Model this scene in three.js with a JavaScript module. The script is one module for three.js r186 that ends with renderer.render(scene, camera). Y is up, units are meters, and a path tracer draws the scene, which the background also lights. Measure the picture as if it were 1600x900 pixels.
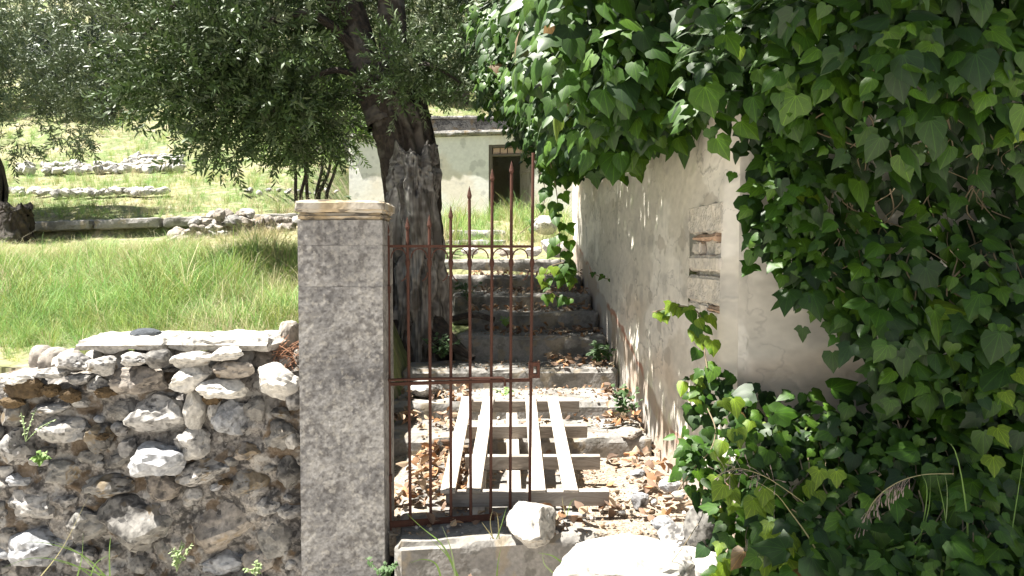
import * as THREE from 'three';
import { mergeGeometries, mergeVertices, toCreasedNormals } from 'three/addons/utils/BufferGeometryUtils.js';
import { RoundedBoxGeometry } from 'three/addons/geometries/RoundedBoxGeometry.js';
import { ImprovedNoise } from 'three/addons/math/ImprovedNoise.js';

// ---------------------------------------------------------------- camera, sky, sun, exposure
const scene = new THREE.Scene();
const EYE = 1.55, FOC = 1165, PITCH = Math.atan(50 / FOC);
const camera = new THREE.PerspectiveCamera(2 * Math.atan(450 / FOC) * 180 / Math.PI, 16 / 9, 0.1, 900);
camera.position.set(0, EYE, 0);
camera.rotation.x = -PITCH;
scene.add(camera);

const sunDir = new THREE.Vector3(-0.41, 0.90, 0.045).normalize();
{ // hazy summer sky: pale towards the horizon, a soft glow round the sun
  const W = 256, H = 128, d = new Float32Array(W * H * 4), v = new THREE.Vector3();
  for (let j = 0; j < H; j++) for (let i = 0; i < W; i++) {
    const el = ((j + 0.5) / H - 0.5) * Math.PI, az = ((i + 0.5) / W - 0.5) * 2 * Math.PI; v.set(Math.cos(el) * Math.cos(az), Math.sin(el), Math.cos(el) * Math.sin(az));
    const h = Math.pow(1 - Math.max(0, v.y), 2.2), g = Math.pow(Math.max(0, v.dot(sunDir)), 10) * 0.22, k = (j * W + i) * 4;
    d[k] = 0.074 + 0.095 * h + g * 0.5; d[k + 1] = 0.095 + 0.09 * h + g * 0.48; d[k + 2] = 0.130 + 0.076 * h + g * 0.44; d[k + 3] = 1;
  }
  const t = new THREE.DataTexture(d, W, H, THREE.RGBAFormat, THREE.FloatType); t.mapping = THREE.EquirectangularReflectionMapping; t.magFilter = THREE.LinearFilter; t.needsUpdate = true;
  scene.background = t; scene.environment = t;
}

const sun = new THREE.DirectionalLight(new THREE.Color(1, 0.955, 0.88), 4.8);
sun.position.copy(sunDir).multiplyScalar(40);
sun.castShadow = true;
sun.shadow.mapSize.set(4096, 4096);
Object.assign(sun.shadow.camera, { left: -20, right: 20, top: 25, bottom: -10, near: 1, far: 120 });
scene.add(sun); scene.add(sun.target);
sun.target.position.set(0, 1, -7); sun.position.add(sun.target.position);

const renderer = new THREE.WebGLRenderer({ antialias: true });
renderer.toneMapping = THREE.LinearToneMapping;
renderer.toneMappingExposure = 3.8;
renderer.shadowMap.enabled = true;

// ---------------------------------------------------------------- helpers
function rng(seed) { let a = seed >>> 0; return () => { a |= 0; a = a + 0x6D2B79F5 | 0; let t = Math.imul(a ^ a >>> 15, 1 | a); t = t + Math.imul(t ^ t >>> 7, 61 | t) ^ t; return ((t ^ t >>> 14) >>> 0) / 4294967296; }; }
const perlin = new ImprovedNoise();
const N3 = (x, y, z) => perlin.noise(x + 31.7, y + 17.3, z + 53.1);
const fbm3 = (x, y, z, o = 3) => { let s = 0, a = 0.5; for (let i = 0; i < o; i++) { s += a * N3(x, y, z); x *= 2.03; y *= 2.03; z *= 2.03; a *= 0.5; } return s; };
const lerp = (a, b, t) => a + (b - a) * t, clamp = (x, a = 0, b = 1) => Math.min(b, Math.max(a, x));
const sstep = (a, b, x) => { const t = clamp((x - a) / (b - a)); return t * t * (3 - 2 * t); };
const table = (t) => (x) => { if (x <= t[0][0]) return t[0][1]; for (let i = 1; i < t.length; i++) if (x <= t[i][0]) return lerp(t[i - 1][1], t[i][1], (x - t[i - 1][0]) / (t[i][0] - t[i - 1][0])); return t[t.length - 1][1]; };
const V = (x, y, z) => new THREE.Vector3(x, y, z);
// the point at depth Z (metres along -z) seen in the photograph's pixel x, y
function P(x, y, Z) { const d = V((x - 800) / FOC, -(y - 450) / FOC, -1).applyAxisAngle(V(1, 0, 0), -PITCH); return V(0, EYE, 0).addScaledVector(d, Z / -d.z); }
function toPixel(p) { const q = p.clone().sub(V(0, EYE, 0)).applyAxisAngle(V(1, 0, 0), PITCH); return [800 + FOC * q.x / -q.z, 450 - FOC * q.y / -q.z, -q.z]; }

const taken = {};
function numbered(n) { const k = taken[n] = (taken[n] ?? -1) + 1; return k ? n + '_' + String(k).padStart(3, '0') : n; }
function tag(o, label, category, group, kind) { o.userData.label = label; if (category) o.userData.category = category; if (group) o.userData.group = group; if (kind) o.userData.kind = kind; return o; }
function thing(name, label, category, pos = [0, 0, 0], group) { const g = new THREE.Group(); g.name = numbered(name); g.position.set(...pos); scene.add(g); return tag(g, label, category, group); }
function part(name, geo, mat, parent = scene) { const m = new THREE.Mesh(geo, mat); m.name = parent === scene ? numbered(name) : name; m.castShadow = m.receiveShadow = true; parent.add(m); return m; }
function copies(name, geo, mat, list, parent = scene) { // list of {m: Matrix4, c: Color}
  const im = new THREE.InstancedMesh(geo, mat, list.length); im.name = parent === scene ? numbered(name) : name;
  list.forEach((e, i) => { im.setMatrixAt(i, e.m); im.setColorAt(i, e.c || new THREE.Color(1, 1, 1)); });
  im.castShadow = im.receiveShadow = true; im.userData.kind = 'stuff'; parent.add(im); return im;
}
function boxUV(g, s = 1, off = [0, 0]) { // uv in metres from the dominant axis of each face
  if (g.index) g = g.toNonIndexed(); const p = g.attributes.position, uv = new Float32Array(p.count * 2);
  const a = V(), b = V(), c = V(), n = V();
  for (let i = 0; i < p.count; i += 3) {
    a.fromBufferAttribute(p, i); b.fromBufferAttribute(p, i + 1); c.fromBufferAttribute(p, i + 2);
    n.copy(b).sub(a).cross(c.clone().sub(a)); const ax = Math.abs(n.x), ay = Math.abs(n.y), az = Math.abs(n.z);
    [a, b, c].forEach((q, k) => { const [u, v] = ax > ay && ax > az ? [q.z, q.y] : ay > az ? [q.x, q.z] : [q.x, q.y]; uv[(i + k) * 2] = u * s + off[0]; uv[(i + k) * 2 + 1] = v * s + off[1]; });
  }
  g.setAttribute('uv', new THREE.BufferAttribute(uv, 2)); return g;
}
function smoothNormals(g, crease = 0.7) { const h = g.clone(); for (const k of Object.keys(h.attributes)) if (k !== 'position') h.deleteAttribute(k); return toCreasedNormals(mergeVertices(h, 1e-5), crease); }

// ---------------------------------------------------------------- textures (tileable value noise)
function hash2(x, y, s) { let h = Math.imul(x, 374761393) + Math.imul(y, 668265263) + Math.imul(s, 2147483647 - 1013) | 0; h = Math.imul(h ^ h >>> 13, 1274126177); return ((h ^ h >>> 16) >>> 0) / 4294967296; }
function vn(u, v, f, s) { const x = u * f, y = v * f, xi = Math.floor(x), yi = Math.floor(y); let a = x - xi, b = y - yi; a = a * a * (3 - 2 * a); b = b * b * (3 - 2 * b);
  const m = (q) => ((q % f) + f) % f, x0 = m(xi), x1 = m(xi + 1), y0 = m(yi), y1 = m(yi + 1);
  return (hash2(x0, y0, s) * (1 - a) + hash2(x1, y0, s) * a) * (1 - b) + (hash2(x0, y1, s) * (1 - a) + hash2(x1, y1, s) * a) * b; }
function fb(u, v, f, o, s) { let t = 0, a = 0.5, w = 0; for (let i = 0; i < o; i++) { t += a * vn(u, v, f, s + i * 7); w += a; f *= 2; a *= 0.5; } return t / w; }
const toS = (c) => c <= 0.0031308 ? c * 12.92 : 1.055 * Math.pow(c, 1 / 2.4) - 0.055;
function colorTex(S, fn, rx = 1, ry = 1, H = S) { const d = new Uint8Array(S * H * 4); for (let j = 0; j < H; j++) for (let i = 0; i < S; i++) { const c = fn(i / S, j / H), k = (j * S + i) * 4; d[k] = 255 * clamp(toS(c[0])); d[k + 1] = 255 * clamp(toS(c[1])); d[k + 2] = 255 * clamp(toS(c[2])); d[k + 3] = 255; } return finish(new THREE.DataTexture(d, S, H), true, rx, ry); }
function grayTex(S, fn, rx = 1, ry = 1, H = S) { const d = new Uint8Array(S * H * 4); for (let j = 0; j < H; j++) for (let i = 0; i < S; i++) { const c = 255 * clamp(fn(i / S, j / H)), k = (j * S + i) * 4; d[k] = d[k + 1] = d[k + 2] = c; d[k + 3] = 255; } return finish(new THREE.DataTexture(d, S, H), false, rx, ry); }
function finish(t, srgb, rx, ry) { if (srgb) t.colorSpace = THREE.SRGBColorSpace; t.wrapS = t.wrapT = THREE.RepeatWrapping; t.magFilter = THREE.LinearFilter; t.minFilter = THREE.LinearMipmapLinearFilter; t.repeat.set(rx, ry); t.needsUpdate = true; return t; }
const mix3 = (a, b, t) => [lerp(a[0], b[0], t), lerp(a[1], b[1], t), lerp(a[2], b[2], t)];
const mul3 = (a, k) => [a[0] * k, a[1] * k, a[2] * k];
const std = (o) => new THREE.MeshStandardMaterial({ roughness: 0.95, metalness: 0, side: THREE.DoubleSide, ...o });
const phy = (o) => new THREE.MeshPhysicalMaterial({ roughness: 0.9, metalness: 0, side: THREE.DoubleSide, ...o });

// limestone: pale grey with black and ochre lichen, one tile = 1 m
function stoneMap(seed, pale, dark, lich, ochre) {
  return colorTex(512, (u, v) => {
    const big = fb(u, v, 7, 5, seed), fine = fb(u, v, 64, 3, seed + 20), sp = fb(u, v, 36, 4, seed + 40), oc = fb(u, v, 7, 5, seed + 60);
    let c = mix3(pale, dark, clamp((big - 0.35) * 1.8)); c = mul3(c, 0.5 + fine);
    c = mix3(c, [0.035, 0.033, 0.032], sstep(lich - 0.03, lich + 0.17, sp * 0.6 + big * 0.25 + fine * 0.15) * 0.85);
    c = mix3(c, [0.20, 0.145, 0.075], sstep(ochre, ochre + 0.08, oc) * 0.6); return c;
  });
}
const stoneBump = grayTex(512, (u, v) => 0.55 * fb(u, v, 14, 6, 301) + 0.45 * Math.pow(fb(u, v, 30, 4, 333), 1.5));
const M = {};
M.limestone = std({ map: stoneMap(11, [0.42, 0.405, 0.38], [0.21, 0.20, 0.19], 0.545, 0.68), bumpMap: stoneBump, bumpScale: 0.012 });
M.limestoneWhite = std({ map: stoneMap(51, [0.50, 0.48, 0.44], [0.32, 0.30, 0.27], 0.60, 0.74), bumpMap: stoneBump, bumpScale: 0.01 });
M.lichenStone = std({ map: stoneMap(91, [0.25, 0.24, 0.22], [0.10, 0.093, 0.086], 0.52, 0.64), bumpMap: stoneBump, bumpScale: 0.014 });
M.brownStone = std({ map: stoneMap(131, [0.33, 0.295, 0.255], [0.18, 0.155, 0.13], 0.56, 0.68), bumpMap: stoneBump, bumpScale: 0.012 });
M.blueStone = std({ map: stoneMap(171, [0.36, 0.365, 0.375], [0.22, 0.225, 0.235], 0.60, 0.75), bumpMap: stoneBump, bumpScale: 0.009 });
M.mortar = std({ map: colorTex(768, (u, v) => {
  const a = fb(u, v, 5, 5, 501), b = fb(u, v, 44, 4, 511), c2 = fb(u, v, 10, 6, 521), d = fb(u, v, 120, 2, 541), w = fb(u, v, 22, 5, 561), m = fb(u, v, 14, 5, 571);
  let c = mix3([0.29, 0.268, 0.24], [0.135, 0.124, 0.115], clamp((a * 0.5 + m * 0.5 - 0.36) * 3)); c = mul3(c, 0.4 + 1.2 * d);
  c = mix3(c, [0.022, 0.02, 0.019], sstep(0.49, 0.62, b * 0.6 + m * 0.4) * 0.75);
  c = mix3(c, [0.36, 0.345, 0.32], sstep(0.58, 0.66, w * 0.75 + b * 0.25) * 0.8);
  c = mix3(c, [0.10, 0.062, 0.028], sstep(0.58, 0.68, c2) * 0.7); return c; }), bumpMap: stoneBump, bumpScale: 0.022 });
// weathered pillar stone: grey with lichen speckle, thin violet cast
M.pillar = std({ map: colorTex(768, (u, v) => {
  const a = fb(u, v, 4, 5, 601), b = fb(u, v, 64, 4, 611), m = fb(u, v, 11, 5, 621), d = fb(u, v, 110, 2, 631), w = fb(u, v, 48, 4, 641), y = fb(u, v, 20, 4, 646);
  let c = mix3([0.285, 0.275, 0.262], [0.118, 0.115, 0.117], clamp((a * 0.75 + m * 0.25 - 0.37) * 3.4)); c = mul3(c, 0.7 + 0.6 * d);
  c = mix3(c, [0.065, 0.06, 0.06], sstep(0.44, 0.74, b * 0.6 + m * 0.2 + d * 0.2) * 0.8);
  c = mix3(c, [0.07, 0.062, 0.058], sstep(0.56, 0.76, y) * 0.6);
  c = mix3(c, [0.36, 0.34, 0.305], sstep(0.5, 0.74, w * 0.7 + d * 0.3) * 0.6); return c; }), bumpMap: grayTex(512, (u, v) => 0.6 * fb(u, v, 40, 4, 651) + 0.4 * fb(u, v, 10, 3, 655)), bumpScale: 0.006 });
M.cap = std({ map: colorTex(512, (u, v) => {
  const a = fb(u, v, 5, 5, 701), s = fb(u, v, 12, 5, 711), d = fb(u, v, 60, 2, 721), o = fb(u, v, 6, 4, 731);
  let c = mix3([0.46, 0.37, 0.24], [0.34, 0.27, 0.18], a); c = mul3(c, 0.75 + 0.5 * d); c = mix3(c, [0.4, 0.38, 0.34], sstep(0.45, 0.6, o) * 0.7);
  return mix3(c, [0.09, 0.08, 0.07], sstep(0.56, 0.66, s) * 0.8); }), bumpMap: stoneBump, bumpScale: 0.008 });
M.concrete = std({ map: colorTex(512, (u, v) => {
  const a = fb(u, v, 4, 5, 801), d = fb(u, v, 70, 3, 811), s = fb(u, v, 16, 5, 821), e = fb(u, v, 8, 4, 831);
  let c = mix3([0.29, 0.276, 0.255], [0.16, 0.152, 0.142], clamp((a - 0.3) * 1.9)); c = mul3(c, 0.75 + 0.5 * d);
  c = mix3(c, [0.11, 0.105, 0.09], sstep(0.58, 0.7, s) * 0.6); return mix3(c, [0.34, 0.27, 0.17], sstep(0.6, 0.7, e) * 0.45); }), bumpMap: grayTex(512, (u, v) => 0.5 * fb(u, v, 60, 3, 841) + 0.5 * fb(u, v, 12, 4, 851)), bumpScale: 0.007 });
M.soil = std({ map: colorTex(512, (u, v) => {
  const a = fb(u, v, 6, 5, 901), d = fb(u, v, 120, 2, 911), s = fb(u, v, 40, 4, 921), e = fb(u, v, 90, 2, 931);
  let c = mix3([0.34, 0.285, 0.225], [0.22, 0.175, 0.13], a); c = mul3(c, 0.55 + 0.9 * d); c = mix3(c, [0.42, 0.37, 0.31], sstep(0.6, 0.7, s) * 0.7);
  return mix3(c, [0.07, 0.05, 0.035], sstep(0.66, 0.75, e) * 0.7); }), bumpMap: grayTex(512, (u, v) => fb(u, v, 40, 4, 941)), bumpScale: 0.02 });
M.meadow = std({ map: colorTex(512, (u, v) => {
  const a = fb(u, v, 4, 5, 951), d = fb(u, v, 160, 2, 955), e = fb(u, v, 20, 4, 959), f = fb(u, v, 9, 4, 963);
  let c = mix3([0.135, 0.175, 0.06], [0.28, 0.25, 0.135], clamp((a - 0.3) * 2.2)); c = mul3(c, 0.6 + 0.8 * d); c = mix3(c, [0.34, 0.29, 0.21], sstep(0.55, 0.68, e) * 0.6);
  return mix3(c, [0.07, 0.12, 0.03], sstep(0.52, 0.65, f) * 0.55); }), bumpMap: grayTex(512, (u, v) => fb(u, v, 60, 3, 971)), bumpScale: 0.05 });
M.road = std({ map: colorTex(512, (u, v) => mul3([0.42, 0.39, 0.345], 0.6 + 0.8 * fb(u, v, 60, 4, 981))), bumpMap: stoneBump, bumpScale: 0.01 });
M.rust = std({ map: colorTex(512, (u, v) => {
  const a = fb(u, v, 12, 5, 1001), d = fb(u, v, 90, 3, 1011), e = fb(u, v, 30, 4, 1021);
  let c = mix3([0.115, 0.045, 0.028], [0.062, 0.028, 0.022], clamp((a - 0.3) * 2)); c = mul3(c, 0.6 + 0.8 * d); return mix3(c, [0.16, 0.072, 0.04], sstep(0.58, 0.68, e) * 0.5); }, 3, 3), bumpMap: grayTex(256, (u, v) => fb(u, v, 50, 3, 1031), 3, 3), bumpScale: 0.0015, roughness: 0.82, metalness: 0.15 });
function woodMap(seed, base, lo) { return colorTex(512, (u, v) => { const g = fb(u, v * 0.999, 4, 3, seed), w = vn(u + 0.06 * Math.sin(v * 6.28 * 2 + g * 5), 0, 64, seed + 5) * 0.6 + vn(u, v, 128, seed + 9) * 0.25 + g * 0.3; const k = fb(u, v, 8, 4, seed + 30); let c = mix3(base, lo, clamp(w)); return mix3(c, mul3(lo, 0.5), sstep(0.56, 0.68, k) * 0.55); }); }
M.paleWood = std({ map: woodMap(1101, [0.62, 0.57, 0.50], [0.44, 0.385, 0.32]), bumpMap: grayTex(256, (u, v) => vn(u, 0, 64, 1131) * 0.7 + vn(u, v, 64, 1135) * 0.3), bumpScale: 0.0015 });
M.greyWood = std({ map: woodMap(1151, [0.42, 0.385, 0.345], [0.27, 0.235, 0.20]), bumpMap: grayTex(256, (u, v) => vn(u, 0, 64, 1131) * 0.7 + vn(u, v, 64, 1135) * 0.3), bumpScale: 0.0015 });
M.doorWood = std({ map: woodMap(1181, [0.17, 0.145, 0.115], [0.09, 0.075, 0.06]) });
M.dark = std({ color: new THREE.Color(0.05, 0.045, 0.04) });
M.brick = std({ map: colorTex(256, (u, v) => mul3(mix3([0.48, 0.30, 0.20], [0.42, 0.33, 0.25], fb(u, v, 8, 4, 1201)), 0.7 + 0.6 * fb(u, v, 50, 3, 1205))), bumpMap: stoneBump, bumpScale: 0.005 });
M.bark = std({ map: colorTex(512, (u, v) => { const w = fb(u + 0.03 * Math.sin(v * 12.566), v * 0.999, 18, 3, 1301), a = fb(u, v, 6, 4, 1311), d = fb(u, v, 60, 3, 1321); let c = mix3([0.060, 0.046, 0.036], [0.021, 0.017, 0.0145], clamp(w * 1.3 - 0.2)); c = mul3(c, 0.6 + 0.8 * d); return mix3(c, [0.14, 0.128, 0.113], sstep(0.58, 0.7, a) * 0.5); }), bumpMap: grayTex(512, (u, v) => 0.6 * vn(u + 0.04 * fb(u, v, 8, 2, 1331), v, 24, 1335) + 0.4 * fb(u, v, 24, 4, 1341)), bumpScale: 0.03 });
M.deadWood = std({ map: colorTex(512, (u, v) => { const w = vn(u + 0.05 * fb(u, v, 6, 3, 1351), v * 0.999, 30, 1355) * 0.55 + vn(u, 0, 90, 1359) * 0.45, a = fb(u, v, 6, 4, 1361); let c = mix3([0.30, 0.285, 0.268], [0.075, 0.068, 0.062], clamp(w * 1.3 - 0.15)); return mix3(c, [0.06, 0.052, 0.045], sstep(0.55, 0.66, a) * 0.7); }), bumpMap: grayTex(512, (u, v) => vn(u + 0.05 * fb(u, v, 6, 3, 1351), 0, 40, 1371) * 0.6 + fb(u, v, 16, 4, 1375) * 0.4), bumpScale: 0.025 });
M.twig = std({ color: new THREE.Color(0.12, 0.095, 0.065) });
M.stem = std({ color: new THREE.Color(0.20, 0.16, 0.10) });

// ---------------------------------------------------------------- ground heights
const STEPS = [ // depth of the riser, height of the tread, left end, skew of the front edge
  [3.50, 0.20, -0.66, 0.14], [5.02, 0.318, -0.98, 0.0], [5.62, 0.436, -0.98, 0.0], [6.28, 0.592, -0.95, 0.02], [6.85, 0.81, -0.52, -0.05],
  [7.38, 0.995, -0.42, -0.05], [7.82, 1.155, -0.62, -0.05], [8.50, 1.325, -0.75, -0.05], [9.30, 1.505, -0.9, -0.04]];
const wallX = (Z) => 1.03 - 0.042 * (Z - 3.55);
function stairH(Z) { let h = 0; for (const [z, y] of STEPS) if (Z > z) h = y; return h; }
const stairBed = table([[3.3, -0.2], [3.6, 0.0], [5.0, 0.05], [6.3, 0.30], [7.4, 0.68], [9.3, 1.25], [9.9, 1.40], [10.6, 1.52]]);
const FL = table([[3.6, 0.92], [4.2, 0.98], [5, 1.10], [6, 1.25], [9, 1.76], [9.7, 1.83], [9.95, 2.12], [12, 2.4], [16, 3.25], [20, 4.4], [25, 6.2], [40, 13], [80, 38], [150, 70], [400, 120]]);
const FR = table([[9.3, 1.45], [10.6, 1.52], [12.2, 1.86], [14, 2.2], [16, 2.38], [19.4, 2.5], [19.8, 4.9], [22, 5.3], [25, 6.2], [40, 13], [80, 38], [150, 70], [400, 120]]);
function groundH(X, Z) {
  const n = fbm3(X * 0.35, 3, Z * 0.35, 3) * (Z > 22 ? 1.2 : 0.35) * sstep(3.6, 8, Z) + fbm3(X * 1.7, 8, Z * 1.7, 2) * 0.09;
  const left = FL(Z) + n * 0.7;
  const right = Z > 9.3 ? FR(Z) + n * (Z < 19 ? 0.18 : 0.7) : stairBed(Z);
  const e0 = Z > 9.3 ? lerp(-1.9, -4.5, sstep(9.5, 13, Z)) : lerp(-1.1, -1.65, sstep(5.5, 8, Z)), e1 = Z > 9.3 ? lerp(-1.0, -3.4, sstep(9.5, 13, Z)) : lerp(-0.86, -0.75, sstep(4, 8, Z));
  return lerp(left, right, sstep(e0, e1, X));
}
function onGround(x, y, lift = 0) { let z = 3.9; for (; z < 120; z += 0.04) { const p = P(x, y, z); if (p.y < groundH(p.x, z) + lift) return P(x, y, z); } return P(x, y, z); }
{ // hillside sheet: dense near, coarse far
  const xs = [], zs = []; for (let i = 0; i <= 260; i++) { const t = i / 130 - 1; xs.push(Math.sign(t) * (9 * Math.abs(t) + 230 * Math.pow(Math.abs(t), 4))); }
  for (let i = 0; i <= 240; i++) { const t = i / 240; zs.push(3.88 + 16 * t + 380 * Math.pow(t, 4)); }
  const pos = [], uv = [], idx = []; zs.unshift(3.87);
  for (const Z of zs) for (const X of xs) { pos.push(X, groundH(X, Z) - (Z === 3.87 ? 0.5 : 0), -Z); uv.push(X / 3, Z / 3); }
  const w = xs.length; for (let j = 0; j < zs.length - 1; j++) for (let i = 0; i < w - 1; i++) { const a = j * w + i; idx.push(a, a + 1, a + w, a + 1, a + w + 1, a + w); }
  const g = new THREE.BufferGeometry(); g.setAttribute('position', new THREE.Float32BufferAttribute(pos, 3)); g.setAttribute('uv', new THREE.Float32BufferAttribute(uv, 2)); g.setIndex(idx); g.computeVertexNormals();
  tag(part('hillside', g, M.meadow), 'grassy hillside rising in terraces behind the wall', null, null, 'structure');
  const r = new THREE.PlaneGeometry(900, 900, 1, 1).rotateX(-Math.PI / 2); const ru = r.attributes.uv; for (let i = 0; i < ru.count; i++) ru.setXY(i, ru.getX(i) * 600, ru.getY(i) * 600);
  r.translate(0, -0.08, 0); tag(part('ground', r, M.road), 'dusty ground in front of the gate', null, null, 'structure');
}

// ---------------------------------------------------------------- rocks
function rockGeo(seed, sx, sy, sz, { detail = 4, planes = 13, rough = 0.09, round = 0.35 } = {}) {
  const R = rng(seed * 7919 + 13), pl = []; for (let i = 0; i < planes; i++) { const z = R() * 2 - 1, a = R() * 6.283, q = Math.sqrt(1 - z * z); pl.push([V(q * Math.cos(a), z, q * Math.sin(a)), 0.58 + 0.36 * R()]); }
  let g = new THREE.IcosahedronGeometry(1, detail); g.deleteAttribute('uv'); g.deleteAttribute('normal'); g = mergeVertices(g, 1e-4);
  const p = g.attributes.position, d = V();
  for (let i = 0; i < p.count; i++) {
    d.fromBufferAttribute(p, i).normalize(); let r = 1; for (const [n, k] of pl) { const c = d.dot(n); if (c > 0.05) r = Math.min(r, k / c); }
    r = lerp(r, 0.92, round); r *= 1 + rough * 2 * fbm3(d.x * 1.7 + seed, d.y * 1.7, d.z * 1.7, 3) + rough * 0.5 * N3(d.x * 7 + seed, d.y * 7, d.z * 7);
    p.setXYZ(i, d.x * r * sx, d.y * r * sy, d.z * r * sz);
  }
  g = toCreasedNormals(g, 0.6); return boxUV(g, 1, [R(), R()]);
}
// a box with worn edges and uneven faces
function roughBox(w, h, d, { seg = 0.06, amp = 0.008, freq = 6, seed = 0, bevel = 0.012, maxSeg = 40 } = {}) {
  const n = (q) => Math.max(2, Math.min(maxSeg, Math.round(q / seg)));
  let g = new THREE.BoxGeometry(w, h, d, n(w), n(h), n(d)); g.deleteAttribute('uv'); g.deleteAttribute('normal'); g = mergeVertices(g, 1e-5);
  const p = g.attributes.position, q = V();
  for (let i = 0; i < p.count; i++) {
    q.fromBufferAttribute(p, i); const ex = w / 2 - Math.abs(q.x) < 1e-4, ey = h / 2 - Math.abs(q.y) < 1e-4, ez = d / 2 - Math.abs(q.z) < 1e-4, c = ex + ey + ez;
    const a = fbm3(q.x * freq + seed, q.y * freq, q.z * freq, 3) * amp * 2, in2 = c > 1 ? bevel * (0.6 + 0.9 * (0.5 + N3(q.x * 9 + seed, q.y * 9, q.z * 9))) : 0;
    if (ex) q.x += Math.sign(q.x) * (a - in2); if (ey) q.y += Math.sign(q.y) * (a - in2); if (ez) q.z += Math.sign(q.z) * (a - in2); p.setXYZ(i, q.x, q.y, q.z);
  }
  return boxUV(toCreasedNormals(g, 0.6), 1, [(seed * 0.37) % 1, (seed * 0.73) % 1]);
}
function tube(pts, r, seg = 8, len = 0) { const c = new THREE.CatmullRomCurve3(pts); return new THREE.TubeGeometry(c, len || Math.max(2, pts.length * 4), r, seg, false); }
// a tapering limb with lengthwise ridges
function limb(path, radii, { rings = 40, seg = 44, ridge = 0.12, lobes = 5, twist = 1.2, lump = 0.12, seed = 0, rag = 0, fis = 0 } = {}) {
  const c = new THREE.CatmullRomCurve3(path), rad = table(radii.map((r, i) => [i / (radii.length - 1), r])), pos = [], uv = [], idx = [], t = V(), x = V(), z = V(), q = V();
  for (let j = 0; j <= rings; j++) { const s = j / rings; c.getPoint(s, q); c.getTangent(s, t); x.set(1, 0, 0).addScaledVector(t, -t.x).normalize(); z.crossVectors(t, x);
    for (let i = 0; i <= seg; i++) { const a = i / seg * 6.28318, ct = Math.cos(a), st = Math.sin(a); let r = rad(s);
      const k = a * lobes + twist * s * 6 + seed; r *= 1 + ridge * (Math.abs(Math.sin(k / 2)) * 2 - 1.2) * 0.7 + ridge * 0.6 * Math.sin(k * 2.3 + 5 * s) + lump * 2 * fbm3(ct * 1.6 + seed, s * 6, st * 1.6, 3) + 0.05 * N3(ct * 6 + seed, s * 22, st * 6);
      if (fis) { const f = N3(ct * 1.9 + seed * 1.3, s * 2.6, st * 1.9), f2 = N3(ct * 4.2 + seed, s * 4 + 7, st * 4.2); r *= 1 - fis * clamp(1 - Math.abs(f) / 0.07) - fis * 0.45 * clamp(1 - Math.abs(f2) / 0.09); }
      const up = rag && s > 0.9 ? rag * (s - 0.9) * 10 * (N3(ct * 2.5 + seed, 4, st * 2.5) + 0.35 * N3(ct * 9, seed, st * 9)) : 0;
      pos.push(q.x + (x.x * ct + z.x * st) * r, q.y + (x.y * ct + z.y * st) * r + up, q.z + (x.z * ct + z.z * st) * r); uv.push(i / seg * Math.max(1, Math.round(rad(0) * 6)), s * c.getLength()); } }
  const w = seg + 1; for (let j = 0; j < rings; j++) for (let i = 0; i < seg; i++) { const a = j * w + i; idx.push(a, a + w, a + 1, a + 1, a + w, a + w + 1); }
  if (rag) { c.getPoint(0.86, q); pos.push(q.x, q.y, q.z); uv.push(0, 0); const k = pos.length / 3 - 1, b = rings * w; for (let i = 0; i < seg; i++) idx.push(b + i, k, b + i + 1); }
  const g = new THREE.BufferGeometry(); g.setAttribute('position', new THREE.Float32BufferAttribute(pos, 3)); g.setAttribute('uv', new THREE.Float32BufferAttribute(uv, 2)); g.setIndex(idx); g.computeVertexNormals(); return g;
}

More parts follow.
